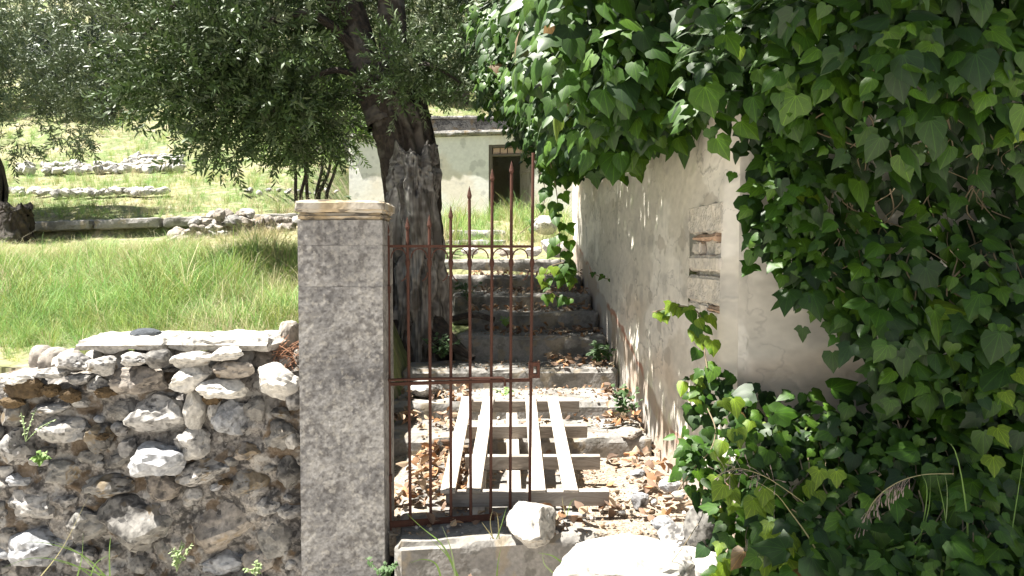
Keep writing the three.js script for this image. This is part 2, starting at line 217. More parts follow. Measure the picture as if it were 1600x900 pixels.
// ---------------------------------------------------------------- rubble retaining wall
{
  const w = thing('rubble_wall', 'rubble stone retaining wall with lichen and a flat coping slab', 'wall');
  const ZF = 3.66, x0 = -4.2, x1 = -0.99; // face of the mortar body
  const topY = (X) => 0.93 + 0.04 * sstep(-2.9, -2.2, X) + 0.03 * N3(X * 3, 0, 1);
  const relief = (X, Y) => 0.10 * fbm3(X * 3.1, Y * 3.6, 2, 4) + 0.05 * (0.35 - Math.abs(fbm3(X * 6, Y * 7, 5, 3))) + 0.045 * fbm3(X * 15, Y * 15, 9, 3);
  { const nx = 240, ny = 90, nt = 16, pos = [], uv = [], idx = [];
    for (let j = 0; j <= ny + nt; j++) for (let i = 0; i <= nx; i++) { const X = lerp(x0, x1, i / nx), ty = topY(X);
      if (j <= ny) { const Y = lerp(-0.14, ty, j / ny), r = relief(X, Y) - 0.045 + 0.03 * (1 - j / ny) - 0.05 * sstep(0.94, 1, j / ny); pos.push(X, Y, -(ZF - r)); uv.push(X, Y); }
      else { const k = (j - ny) / nt; pos.push(X, ty + 0.02 * k + 0.05 * fbm3(X * 6, k * 2, 4, 3), -(ZF + 0.05 + 0.4 * k)); uv.push(X, ty + 0.4 * k); } }
    for (let j = 0; j < ny + nt; j++) for (let i = 0; i < nx; i++) { const a = j * (nx + 1) + i; idx.push(a, a + 1, a + nx + 1, a + 1, a + nx + 2, a + nx + 1); }
    const g = new THREE.BufferGeometry(); g.setAttribute('position', new THREE.Float32BufferAttribute(pos, 3)); g.setAttribute('uv', new THREE.Float32BufferAttribute(uv, 2)); g.setIndex(idx); g.computeVertexNormals();
    part('mortar_body', g, M.mortar, w); }
  // stones read off the photograph: centre and half size in pixels, tilt, material, how far they stand out
  const L = M.limestone, W = M.limestoneWhite, D = M.lichenStone, B = M.brownStone, U = M.blueStone;
  const S = [[113, 567, 26, 13, 0, L, 5], [165, 569, 23, 16, 0, L, 6], [213, 561, 23, 12, .1, L, 6], [252, 561, 20, 16, .2, D, 6], [305, 559, 33, 13, .15, W, 7], [357, 551, 26, 11, .1, W, 8],
    [215, 598, 41, 24, 0, B, 4], [297, 592, 37, 19, .25, W, 6], [365, 579, 30, 15, 0, B, 6], [351, 607, 34, 17, -.05, W, 8], [432, 597, 37, 27, 0, W, 6], [460, 622, 13, 17, 0, L, 4],
    [30, 592, 34, 12, 0, W, 4], [82, 584, 28, 10, 0, L, 4], [125, 592, 22, 11, .1, L, 4], [150, 602, 20, 13, 0, L, 3],
    [246, 648, 50, 33, -.05, L, 5], [306, 640, 19, 30, 0, W, 5], [334, 642, 10, 20, -.2, L, 3], [357, 655, 28, 33, -.15, U, 4],
    [302, 692, 30, 26, -.3, L, 5], [252, 716, 46, 27, .1, U, 7], [312, 738, 41, 20, .15, L, 4], [257, 759, 25, 22, 0, B, 4], [197, 701, 15, 19, 0, L, 2],
    [100, 672, 40, 22, 0, L, 3], [150, 687, 22, 22, 0, D, 3], [72, 641, 36, 13, .1, L, 2], [205, 812, 64, 48, -.05, D, 3], [328, 832, 56, 42, -.1, B, 1], [295, 778, 16, 15, 0, L, 1],
    [58, 866, 50, 36, .1, U, 2], [45, 792, 42, 26, 0, L, 1], [128, 822, 34, 26, .3, D, 2], [345, 884, 44, 20, 0, U, 1], [432, 684, 30, 25, 0, D, 1], [382, 706, 22, 14, 0, B, 2],
    [20, 704, 24, 30, 0, L, 2], [18, 646, 20, 22, 0, D, 2], [160, 764, 40, 20, .1, D, 1], [402, 880, 26, 22, 0, B, 1], [428, 846, 30, 38, 0, D, 0], [395, 640, 18, 20, .2, D, 2], [448, 742, 20, 26, 0, D, 0],
    [385, 760, 34, 28, 0, D, 0], [92, 740, 30, 20, .1, D, 1], [262, 868, 24, 30, 0, D, 1], [190, 640, 24, 18, .1, D, 2], [120, 880, 30, 20, 0, L, 1], [412, 792, 22, 16, 0, L, 1], [372, 672, 14, 10, 0, L, 2], [455, 690, 12, 18, 0, L, 1]];
  const R = rng(5);
  for (let k = 0; k < 900; k++) { // small stones in the gaps
    const x = -30 + R() * 495, y = 615 + R() * 285, h = 6 + R() * 11; if (S.some((s) => Math.hypot((s[0] - x) / (s[2] + h * 0.9), (s[1] - y) / (s[3] + h * 0.8)) < 1)) continue;
    if (S.length > 190) break; S.push([x, y, h * (1 + R() * 0.5), h * (0.7 + R() * 0.3), R() - 0.5, [D, D, L, B, D, L, U][Math.floor(R() * 7)], -0.5 + R() * 2]);
  }
  S.forEach(([x, y, hw, hh, a, m, out], i) => {
    const Z = ZF - 0.02, p = P(x, y, Z), k = Z / FOC * 1.06, sx = hw * k, sy = hh * k, sz = Math.min(0.16, Math.max(0.035, (sx + sy) * 0.55));
    const s = part('stone', rockGeo(100 + i, sx * 1.06, sy * 1.06, sz, { detail: hw > 20 ? 6 : 3, planes: 15, rough: 0.17, round: 0.12 }), m, w);
    s.position.set(p.x, p.y, -(ZF + sz * 0.50 - out * 0.012)); s.rotation.z = a;
  });
  // loose stones behind the coping course
  for (let i = 0; i < 22; i++) { const X = -2.5 + i * 0.065 + R() * 0.04, s = part('stone', rockGeo(700 + i, 0.07 + R() * 0.04, 0.085, 0.08), R() < 0.5 ? L : B, w); s.position.set(X, 0.98 + R() * 0.02, -(3.86 + R() * 0.15)); s.rotation.y = R() * 6; }
  // two flat slabs
  for (const [xa, xb, ya, yb, ro, seed] of [[117, 262, 531, 547, 0.01, 3], [256, 428, 528, 549, -0.004, 8]]) {
    const Z = 3.72, a = P(xa, yb, Z), b = P(xb, ya, Z), g = roughBox(b.x - a.x, 0.058, 0.40, { seg: 0.025, amp: 0.022, freq: 7, seed, bevel: 0.016 });
    const s = part('coping_slab', g, M.limestoneWhite, w); s.position.set((a.x + b.x) / 2, (a.y + b.y) / 2 + 0.004, -(Z + 0.17)); s.rotation.set(0.015, ro, ro);
  }
  // moss cushions along the weathered edge
  const moss = std({ map: colorTex(256, (u, v) => mul3(mix3([0.105, 0.068, 0.03], [0.05, 0.034, 0.018], fb(u, v, 10, 4, 1402)), 0.5 + fb(u, v, 60, 3, 1406))), bumpMap: stoneBump, bumpScale: 0.03 });
  for (const [x, y, hw, hh] of [[38, 606, 34, 20], [80, 610, 15, 11], [110, 618, 17, 12], [165, 613, 18, 9], [20, 628, 20, 10], [332, 622, 14, 12], [160, 682, 9, 7], [352, 753, 11, 5]]) {
    const p = P(x, y, ZF - 0.03), k = ZF / FOC, s = part('moss', rockGeo(x + y, hw * k, hh * k, 0.035, { rough: 0.3, planes: 4, round: 0.8, detail: 5 }), moss, w); s.position.set(p.x, p.y, -(ZF - 0.03)); }
}

// ---------------------------------------------------------------- gate pillar
{
  const X0 = -1.005, X1 = -0.607, cx = (X0 + X1) / 2, wd = X1 - X0;
  const g = thing('gate_pillar', 'grey lichen-speckled stone gate pillar with a moulded buff cap', 'pillar', [cx, 0, -3.65]);
  let y = -0.12; for (const [h, s] of [[1.525, 1], [0.195, 2], [0.118, 4]]) { const b = part('shaft_block', roughBox(wd, h - 0.0005, 0.30, { seg: 0.025, amp: 0.0012, freq: 5, seed: 5, bevel: 0.0004, maxSeg: 60 }), M.pillar, g); b.position.set(0, y + h / 2, 0); y += h; }
  const lo = part('cap_moulding', roughBox(wd + 0.008, 0.034, 0.31, { seg: 0.02, amp: 0.005, seed: 31, bevel: 0.012 }), M.cap, g); lo.position.set(0.002, y + 0.018, 0);
  const hi = part('cap', roughBox(wd + 0.03, 0.062, 0.335, { seg: 0.016, amp: 0.008, freq: 9, seed: 37, bevel: 0.011 }), M.cap, g); hi.position.set(-0.002, y + 0.034 + 0.031, 0); hi.rotation.z = -0.005;
}

// ---------------------------------------------------------------- stone staircase
{
  const st = thing('staircase', 'worn concrete steps climbing between pillar and plastered wall', 'steps');
  STEPS.forEach(([Z, h, xl, skew], i) => {
    const nz = i < STEPS.length - 1 ? STEPS[i + 1][0] : Z + 1.2, xr = i ? wallX(Z) - 0.005 : 0.34, dep = nz - Z + 0.1, hh = i ? h - STEPS[i - 1][1] + 0.16 : 0.36;
    const g = roughBox(xr - xl, hh, dep, { seg: 0.035, amp: 0.016, freq: 3.3, seed: i * 11 + 2, bevel: 0.017, maxSeg: 60 });
    const p = g.attributes.position; for (let k = 0; k < p.count; k++) if (p.getY(k) > 0 && i) p.setY(k, p.getY(k) - 0.012 * (0.5 - p.getZ(k) / dep)); // treads worn to a slight fall
    const s = part('step', g, M.concrete, st); s.position.set((xl + xr) / 2, h - hh / 2, -(Z + dep / 2)); s.rotation.y = skew * 0.9; if (!i) s.position.z -= 0.0;
  });
  // landing behind the threshold
  const l = part('landing', roughBox(1.95, 0.14, 1.6, { seg: 0.05, amp: 0.02, freq: 3, seed: 77 }), M.soil, st); l.position.set(0.17, 0.118, -4.42);
  const up = thing('upper_steps', 'two low stone steps in dry grass below the shed', 'steps');
  [[11.6, 1.80], [12.1, 1.97]].forEach(([Z, h], i) => { const s = part('step', roughBox(1.3, 0.3, 0.5, { amp: 0.02, seed: 60 + i, bevel: 0.02 }), M.limestone, up); s.position.set(-0.75, h - 0.15, -(Z + 0.25)); });
}

// ---------------------------------------------------------------- iron gate
{
  const hx = P(606, 600, 3.66).x, G = thing('iron_gate', 'rusty wrought iron gate leaf with spear-topped bars standing ajar', 'gate', [hx, 0, -3.66]); G.rotation.y = 10 * Math.PI / 180;
  const rod = (r, h, y0, name = 'bar', par = G, x = 0, z = 0, sq = false) => { const m = part(name, sq ? new THREE.BoxGeometry(r * 2, h, r * 2).translate(0, h / 2, 0) : new THREE.CylinderGeometry(r, r, h, 10).translate(0, h / 2, 0), M.rust, par); m.position.set(x, y0, z); return m; };
  const spear = (h) => new THREE.LatheGeometry([[0.0001, 0.072], [0.004, 0.06], [0.0135, 0.022], [0.012, 0.012], [0.0065, 0.004], [0.0085, 0], [0.0085, -0.006], [0.006, -0.008]].map(([a, b]) => new THREE.Vector2(a, b)), 4).rotateY(Math.PI / 4).scale(1.15, 1, 0.8);
  const tips = [1.745, 1.755, 1.80, 1.90, 1.99, 2.03, 2.07], sp = (i) => 0.1065 + 0.1014 * i;
  const stile = rod(0.014, 1.48, 0.17, 'stile', G, 0, 0, true); const sh = part('spearhead', spear().scale(1.3, 1.1, 1.3), M.rust, stile); sh.position.y = 1.48;
  for (let i = 0; i < 7; i++) {
    const bot = i > 4 ? 0.24 : 0.2, h = tips[i] - (i < 6 ? 0.072 : 0) - bot, b = rod(0.0078, h, bot, 'bar', G, sp(i), 0); b.rotation.z = [0.004, 0.0, -0.003, 0.002, -0.006, -0.004, -0.009][i];
    if (i < 6) { const s = part('spearhead', spear(), M.rust, b); s.position.y = h; }
    const c = rod(0.0125, 0.022, 1.505 - bot, 'collar', b, 0, 0); rod(0.0105, 0.008, 1.527 - bot, 'collar', b); rod(0.0105, 0.008, 1.497 - bot, 'collar', b);
  }
  const rail = (y, x0, x1, hh, dd, name = 'rail') => { const m = part(name, new THREE.BoxGeometry(x1 - x0, hh, dd).translate((x1 - x0) / 2, 0, 0), M.rust, G); m.position.set(x0, y, 0); return m; };
  rail(1.598, 0.012, 0.725, 0.013, 0.024); rail(0.918, 0.012, 0.725, 0.015, 0.024); const br = rail(0.218, -0.01, 0.53, 0.032, 0.01, 'bottom_rail'); br.position.z = 0.013; br.rotation.z = 0.012;
  for (let i = 0; i < 7; i++) { const a = i ? sp(i - 1) + 0.011 : 0.02, b = sp(i) - 0.011, r = (b - a) / 2, pts = []; for (let k = 0; k <= 10; k++) pts.push(V((a + b) / 2 - r * Math.cos(k / 10 * Math.PI), 1.538 + 0.048 * Math.sin(k / 10 * Math.PI), 0.004)); part('arch', tube(pts, 0.0036, 6, 20), M.rust, G); }
  for (const [i, s] of [[1, -1], [2, 1], [2, -1], [6, -1], [0, -1]]) { const pts = []; for (let k = 0; k <= 8; k++) { const a = k / 8 * 3.6; pts.push(V(sp(i) + s * (0.010 + 0.017 * (1 - Math.cos(a)) * 0.8), 1.47 - 0.05 * k / 8 - 0.012 * Math.sin(a), 0.004)); } part('scroll', tube(pts, 0.0034, 6, 16), M.rust, G); }
  part('bolt', tube([V(-0.06, 0.943, 0.03), V(0.2, 0.943, 0.028), V(0.5, 0.938, 0.028), V(0.565, 0.937, 0.028), V(0.58, 0.93, 0.028), V(0.582, 0.895, 0.028)], 0.007, 8, 60), M.rust, G);
  { const lt = new THREE.Shape([[0, 0], [0.052, 0], [0.052, 0.078], [0, 0.078]].map((q) => new THREE.Vector2(...q))); lt.holes.push(new THREE.Path([[0.018, 0.02], [0.04, 0.02], [0.04, 0.06], [0.018, 0.06]].map((q) => new THREE.Vector2(...q)))); const m = part('latch', new THREE.ExtrudeGeometry(lt, { depth: 0.02, bevelEnabled: true, bevelSize: 0.002, bevelThickness: 0.002, bevelSegments: 1 }), M.rust, G); m.position.set(0.712, 0.93, -0.008); }
  for (const y of [1.385, 0.45]) { const m = part('hinge', new THREE.BoxGeometry(0.075, 0.024, 0.012), M.rust, G); m.position.set(-0.02, y, 0.008); const k = part('hinge_collar', new THREE.CylinderGeometry(0.019, 0.019, 0.035, 10), M.rust, m); k.position.x = 0.02; }
}

// ---------------------------------------------------------------- wooden pallet
{
  const p = thing('wooden_pallet', 'broken weathered wooden pallet lying tilted up the lower steps', 'pallet', [0.083, 0.205, -3.9]); p.rotation.x = Math.atan(0.134); p.rotation.y = 0.012;
  const board = (name, w, h, l, x, y, z, ry = 0, m = M.paleWood, seed = 0) => { const lw = Math.max(w, l), along = l > w; const g = new RoundedBoxGeometry(w, h, l, 2, 0.003); const uv = g.attributes.uv, q = g.attributes.position; for (let i = 0; i < q.count; i++) along ? uv.setXY(i, (q.getX(i) + q.getY(i)) * 2.2 + seed * 0.31, q.getZ(i) * 0.6 + seed * 0.17) : uv.setXY(i, (q.getY(i) + q.getZ(i)) * 2.2 + seed * 0.31, q.getX(i) * 0.6 + seed * 0.17); const b = part(name, g, m, p); b.position.set(x, y, z); b.rotation.y = ry; return b; };
  [[0, 0.866, 0], [0.469, 0.74, 0.0], [0.967, 0.85, 0], [1.478, 0.845, 0]].forEach(([l, w, o], i) => board('cross_board', i === 1 ? 0.80 : w, 0.083, 0.04, i === 1 ? 0.045 : o, 0.0415 + 0.018, -l - 0.02, [0.004, -0.01, 0.006, 0][i], M.greyWood, i));
  [[-0.39, -0.42], [-0.236, -0.285], [0.07, 0.055], [0.23, 0.225]].forEach(([a, b], i) => board('slat', 0.078, 0.019, 1.55, (a + b) / 2, 0.112, -0.755, Math.atan((b - a) / -1.5) * -1, M.paleWood, i + 6).rotation.z = [0.03, -0.04, 0.02, -0.03][i]);
  [[-0.265, -0.27, 0.05], [-0.06, -0.075, 0]].forEach(([a, b, o], i) => board('bottom_board', 0.078, 0.018, 1.5, (a + b) / 2, 0.0085, -0.72 + o, 0, M.paleWood, i + 12));
}

// ---------------------------------------------------------------- old plastered house on the right
const HOUSE_Z = 3.55;
{
  const h = thing('old_house', 'old plastered house wall, cracked and stained, half covered in ivy', 'house');
  const crack = (u, v, f, s, w) => { const a = fb(u, v, f, 7, s); return clamp(1 - Math.abs(a - 0.5) / w); };
  const plaster = (seed, side) => colorTex(1152, (u, v) => {
    // u runs 6 m along the wall, v 4 m up
    const a = fb(u, v, 6, 5, seed), d = fb(u, v, 110, 3, seed + 10), st = vn(u + 0.02 * fb(u, v, 8, 3, seed + 15), v * 0.999, 48, seed + 20) * 0.5 + 0.5 * fb(u, v, 12, 4, seed + 25), e = fb(u, v, 9, 6, seed + 30), pk = fb(u, v, 22, 4, seed + 35), y2 = fb(u, v, 5, 4, seed + 45);
    let c = mix3([0.67, 0.62, 0.53], [0.57, 0.54, 0.48], a);
    c = mix3(c, [0.78, 0.74, 0.665], sstep(0.46, 0.53, e) * 0.85); c = mix3(c, [0.56, 0.42, 0.29], sstep(0.58, 0.72, y2) * 0.4);
    c = mix3(c, [0.27, 0.26, 0.25], sstep(0.56, 0.75, st) * 0.36); c = mul3(c, 0.87 + 0.26 * d);
    c = mix3(c, [0.16, 0.15, 0.14], Math.max(crack(u, v, 7, seed + 50, 0.006), 0.8 * crack(u, v, 13, seed + 60, 0.007)) * (side ? 0.55 : 0.3) * sstep(0.36, 0.5, pk + 0.08));
    c = mix3(c, [0.34, 0.3, 0.25], sstep(0.7, 0.74, pk) * 0.5);
    if (side) { // rendered dado that follows the stairs, painted red-brown, worn through
      const Z = 3.55 + u * 6, up = v * 4 - lerp(0.14, 1.45, clamp((Z - 4.4) / 4.9)), edge = 0.30 + 0.03 * (fb(u, v, 30, 3, seed + 70) - 0.5) * 4;
      const k = sstep(edge + 0.02, edge - 0.02, up); c = mix3(c, mix3([0.40, 0.30, 0.22], [0.33, 0.27, 0.22], fb(u, v, 16, 5, seed + 75)), k * 0.85); c = mix3(c, [0.36, 0.17, 0.11], sstep(0.035, 0.012, Math.abs(up - edge)) * sstep(0.35, 0.5, fb(u, v, 14, 3, seed + 85)) * 0.85);
      c = mix3(c, [0.46, 0.44, 0.41], k * sstep(0.52, 0.62, fb(u, v, 20, 5, seed + 80)) * 0.7);
    }
    return c;
  }, 1, 1, 768);
  const pb = grayTex(512, (u, v) => 0.5 * fb(u, v, 14, 6, 2301) + 0.3 * fb(u, v, 70, 3, 2310) - 0.2 * crack(u, v, 7, 2050, 0.008) + 0.15);
  M.sidePlaster = std({ map: plaster(2000, true), bumpMap: pb, bumpScale: 0.02, roughness: 0.93 });
  M.frontPlaster = std({ map: plaster(2100, false), bumpMap: pb, bumpScale: 0.02, roughness: 0.93 });
  const inRecess = (Z, Y) => Z > 3.66 && Z < 4.2 && Y > 1.26 && Y < 1.80;
  const grid = (nu, nv, f, skip) => { const pos = [], uv = [], idx = []; for (let j = 0; j <= nv; j++) for (let i = 0; i <= nu; i++) { const [p, q] = f(i / nu, j / nv); pos.push(...p); uv.push(...q); } for (let j = 0; j < nv; j++) for (let i = 0; i < nu; i++) { if (skip && skip((i + 0.5) / nu, (j + 0.5) / nv)) continue; const a = j * (nu + 1) + i; idx.push(a, a + 1, a + nu + 1, a + 1, a + nu + 2, a + nu + 1); } const g = new THREE.BufferGeometry(); g.setAttribute('position', new THREE.Float32BufferAttribute(pos, 3)); g.setAttribute('uv', new THREE.Float32BufferAttribute(uv, 2)); g.setIndex(idx); g.computeVertexNormals(); return g; };
  const bulge = (a, b) => 0.03 * fbm3(a * 0.9, b * 0.9, 5, 3) + 0.012 * fbm3(a * 4, b * 4, 7, 3);
  const H = 3.9;
  const sideAt = (u, v) => { const Z = 3.55 + 6 * u, Y = -0.1 + H * v; const r = sstep(3.68, 3.55, Z); let X = wallX(Z) - bulge(Z, Y) * (1 - r); X += 0.05 * r * r; return [[X, Y, -Z], [(Z - 3.55) / 6, Y / 4]]; };
  part('side_wall', grid(220, 140, sideAt, (u, v) => inRecess(3.55 + 6 * u, -0.1 + H * v)), M.sidePlaster, h);
  part('front_wall', grid(110, 140, (u, v) => { const X = 1.03 + 3.4 * u, Y = -0.1 + H * v, r = sstep(1.16, 1.03, X); return [[X + 0.05 * r, Y, -(HOUSE_Z - bulge(X + 9, Y) * 0.8 * (1 - r) - 0.0 + 0.0 * r)], [X / 6, Y / 4]]; }), M.frontPlaster, h);
  const back = part('recess_back', new THREE.PlaneGeometry(0.64, 0.64, 4, 4).rotateY(-Math.PI / 2), M.frontPlaster, h); back.position.set(wallX(3.93) + 0.05, 1.53, -3.93); back.rotation.y = 0.042;
  // plaster reveals and blocks inside the broken recess
  const blk = (name, Z0, Z1, Y0, Y1, dx, m, seed, dep = 0.07) => { const b = part(name, roughBox(dep, Y1 - Y0, Z1 - Z0, { seg: 0.014, amp: 0.013, freq: 10, seed, bevel: 0.009 }), m, h); b.position.set(wallX((Z0 + Z1) / 2) + dep / 2 + dx, (Y0 + Y1) / 2, -(Z0 + Z1) / 2); b.rotation.y = 0.042; return b; };
  M.buff = std({ map: colorTex(256, (u, v) => { const a = fb(u, v, 6, 5, 2701), d = fb(u, v, 60, 3, 2711), e = fb(u, v, 12, 4, 2721); return mul3(mix3(mix3([0.68, 0.62, 0.53], [0.58, 0.54, 0.48], a), [0.38, 0.35, 0.32], sstep(0.58, 0.7, e) * 0.6), 0.8 + 0.4 * d); }), bumpMap: pb, bumpScale: 0.02 });
  blk('block', 3.64, 4.235, 1.665, 1.826, -0.006, M.buff, 201, 0.06); blk('brick', 3.72, 4.12, 1.632, 1.662, -0.018, M.brick, 202); blk('block', 3.655, 3.80, 1.548, 1.628, 0.014, M.buff, 203, 0.05); blk('block', 4.06, 4.21, 1.56, 1.63, 0.01, M.buff, 208, 0.05);
  blk('block', 3.64, 4.235, 1.468, 1.552, -0.006, M.buff, 204, 0.06); blk('block', 3.64, 4.235, 1.30, 1.444, -0.006, M.buff, 205, 0.06); blk('brick', 3.66, 3.86, 1.268, 1.294, -0.014, M.brick, 206); blk('block', 3.87, 4.235, 1.235, 1.302, -0.005, M.buff, 207, 0.06);
  // far return of the side wall, roof slab edge
  const cap = part('roof_slab', roughBox(3.6, 0.16, 6.2, { seg: 0.25, seed: 91 }), M.concrete, h); cap.position.set(wallX(6.5) + 1.86, H - 0.02, -6.62);
  const end = part('rear_wall', grid(20, 20, (u, v) => [[wallX(9.55) + 3.2 * u, -0.1 + H * v, -9.55], [u / 2, v]]), M.frontPlaster, h);
}

// ---------------------------------------------------------------- whitewashed shed at the top of the steps
{
  const s = thing('whitewashed_shed', 'small whitewashed flat-roofed shed with a dark open doorway', 'shed'), Z = 16, k = Z / FOC;
  const wh = std({ map: colorTex(512, (u, v) => { const a = fb(u, v, 5, 5, 2501), b = fb(u, v, 3, 5, 2511), d = fb(u, v, 60, 3, 2521), e = fb(u, v, 14, 5, 2531); let c = mix3([0.80, 0.785, 0.75], [0.70, 0.69, 0.665], a); c = mix3(c, [0.66, 0.56, 0.44], sstep(0.48, 0.66, b) * 0.5); c = mix3(c, [0.36, 0.35, 0.34], sstep(0.62, 0.72, e) * 0.4); return mul3(c, 0.9 + 0.2 * d); }, 0.35, 0.35), bumpMap: stoneBump, bumpScale: 0.003 });
  const x = (q) => (q - 800) * k, yb = 2.1, yt = 4.12;
  const wall = (name, x0, x1, y0, y1, z0, z1, m = wh) => { const g = boxUV(new THREE.BoxGeometry(x1 - x0, y1 - y0, z1 - z0)); const o = part(name, g, m, s); o.position.set((x0 + x1) / 2, (y0 + y1) / 2, -(z0 + z1) / 2); return o; };
  const dx0 = x(763), dx1 = x(834), dt = 3.93;
  wall('front_wall', x(533), dx0, yb, yt, Z, Z + 0.3); wall('front_wall', dx1, x(898), yb, yt, Z, Z + 0.3); wall('lintel_wall', dx0, dx1, dt, yt, Z, Z + 0.3);
  wall('side_wall', x(533) - 0.0, x(533) + 0.3, yb, yt, Z + 0.303, Z + 3.2); wall('side_wall', x(898) - 0.3, x(898), yb, yt, Z + 0.303, Z + 3.2); wall('back_wall', x(533), x(898), yb, yt, Z + 3.203, Z + 3.4); wall('floor', dx0 - 2, dx1 + 0.3, 2.2, 2.34, Z + 0.31, Z + 3.1, M.soil);
  const cor = part('cornice', roughBox(x(898) - x(533) + 0.16, 0.13, 3.6, { seg: 0.12, amp: 0.02, seed: 15, bevel: 0.02, maxSeg: 50 }), M.lichenStone, s); cor.position.set((x(898) + x(533)) / 2, yt + 0.065, -(Z + 1.68));
  const fr = (n, w, hh, px2, py, d = 0.1, m = M.doorWood) => { const b = part(n, new RoundedBoxGeometry(w, hh, d, 2, 0.006), m, s); b.position.set(px2, py, -(Z + 0.06)); return b; };
  fr('door_jamb', 0.07, dt - yb, dx0 + 0.037, (dt + yb) / 2); fr('door_jamb', 0.07, dt - yb, dx1 - 0.037, (dt + yb) / 2); fr('door_head', dx1 - dx0 - 0.15, 0.06, (dx0 + dx1) / 2, dt - 0.033); fr('transom', dx1 - dx0 - 0.15, 0.05, (dx0 + dx1) / 2, dt - 0.22);
  for (let i = 0; i < 5; i++) fr('transom_panel', 0.145, 0.12, dx0 + 0.16 + i * 0.162, dt - 0.128, 0.03, M.brick);
  const leaf = fr('door', 0.62, 1.42, 0, 0, 0.045, M.greyWood); leaf.position.set(dx1 - 0.2, 3.0, -(Z + 0.4)); leaf.rotation.y = -0.95; for (const yy of [-0.45, 0.4]) { const r = part('door_rail', new THREE.BoxGeometry(0.58, 0.09, 0.02), M.greyWood, leaf); r.position.set(0, yy, 0.034); }
  { const a = -0.17; s.rotation.y = a; s.position.set(16 * Math.sin(a), 0, -16 + 16 * Math.cos(a)); } // faces slightly towards the meadow
  // retaining wall of rough masonry behind the flat roof
  const rw = thing('masonry_retaining_wall', 'dark weathered masonry retaining wall rising behind the shed roof', 'wall', [-1, 0, -19.6]);
  const b = part('masonry', roughBox(9, 3.2, 0.5, { seg: 0.12, amp: 0.05, freq: 3, seed: 41, maxSeg: 80 }), M.lichenStone, rw); b.position.y = 3.47; const c = part('coping', roughBox(9.1, 0.09, 0.6, { seg: 0.15, amp: 0.02, seed: 43, maxSeg: 60 }), M.limestone, rw); c.position.y = 5.11;
}

// ---------------------------------------------------------------- concrete kerb and dry stone rows on the terraces
{
  const k = thing('terrace_kerb', 'long low concrete kerb along the edge of the terrace', 'kerb'); const a = P(40, 346, 9.75), b = P(470, 332, 9.9);
  const n = 4; for (let i = 0; i < n; i++) { const s = part('kerb_block', roughBox((b.x - a.x) / n - 0.012, 0.13, 0.22, { amp: 0.012, seed: 20 + i }), M.concrete, k); s.position.set(lerp(a.x, b.x, (i + 0.5) / n), lerp(a.y, b.y, (i + 0.5) / n) - 0.075, -lerp(9.75, 9.9, (i + 0.5) / n)); s.rotation.z = (b.y - a.y) / (b.x - a.x); }
  const row = (name, label, list, Z, size, seed, mats) => { const w = thing(name, label, 'stone wall'), R = rng(seed); for (const [x, y, s = 1] of list(R)) { const zz = Z + R() * 0.35, p = Z > 12 ? onGround(x, y, 0.1) : P(x, y, zz), q = size * s * (0.7 + R() * 0.6), g = part('stone', rockGeo(seed * 50 + Math.floor(x * 3 + y), q * (1 + R() * 0.4), q * (0.65 + R() * 0.2), q, { detail: 3, round: 0.1, rough: 0.16 }), mats[Math.floor(R() * mats.length)], w); g.position.copy(p); g.rotation.set(R() * 0.5, R() * 6, R() * 0.5); } };
  const L = M.limestone, W = M.limestoneWhite, B = M.brownStone, D = M.lichenStone;
  row('dry_stone_wall', 'tumbled heap of brown and grey dry stones at the kerb', (R) => { const o = []; for (let r = 0; r < 5; r++) for (let x = 268 + r * 15 - (r % 2) * 8; x < 466 - (r > 3 ? 80 : 0); x += 14) o.push([x + R() * 7, 376 - r * 10.5 + R() * 3]); return o; }, 8.95, 0.088, 3, [B, B, D, L, B, B]);
  row('dry_stone_wall', 'row of pale tumbled stones across the upper terrace', (R) => { const o = []; for (let x = 28; x < 282; x += 6.5) { if ((x > 45 && x < 62) || (x > 135 && x < 146)) continue; const n = x > 60 && x < 135 ? 2 : x > 200 ? 3 : 2; for (let r = 0; r < n; r++) o.push([x + R() * 5, 264 - r * 8 - (x > 190 ? 4 : 0) + R() * 4]); } return o; }, 18.2, 0.11, 4, [L, W, W]);
  row('dry_stone_wall', 'low line of scattered stones half hidden in the terrace grass', (R) => { const o = []; for (let x = 15; x < 255; x += 7) o.push([x + R() * 5, 297 + R() * 5, 0.8]); for (let x = 390; x < 530; x += 15) o.push([x, 296 + R() * 6, 0.6]); return o; }, 14.6, 0.10, 6, [L, W, L]);
}

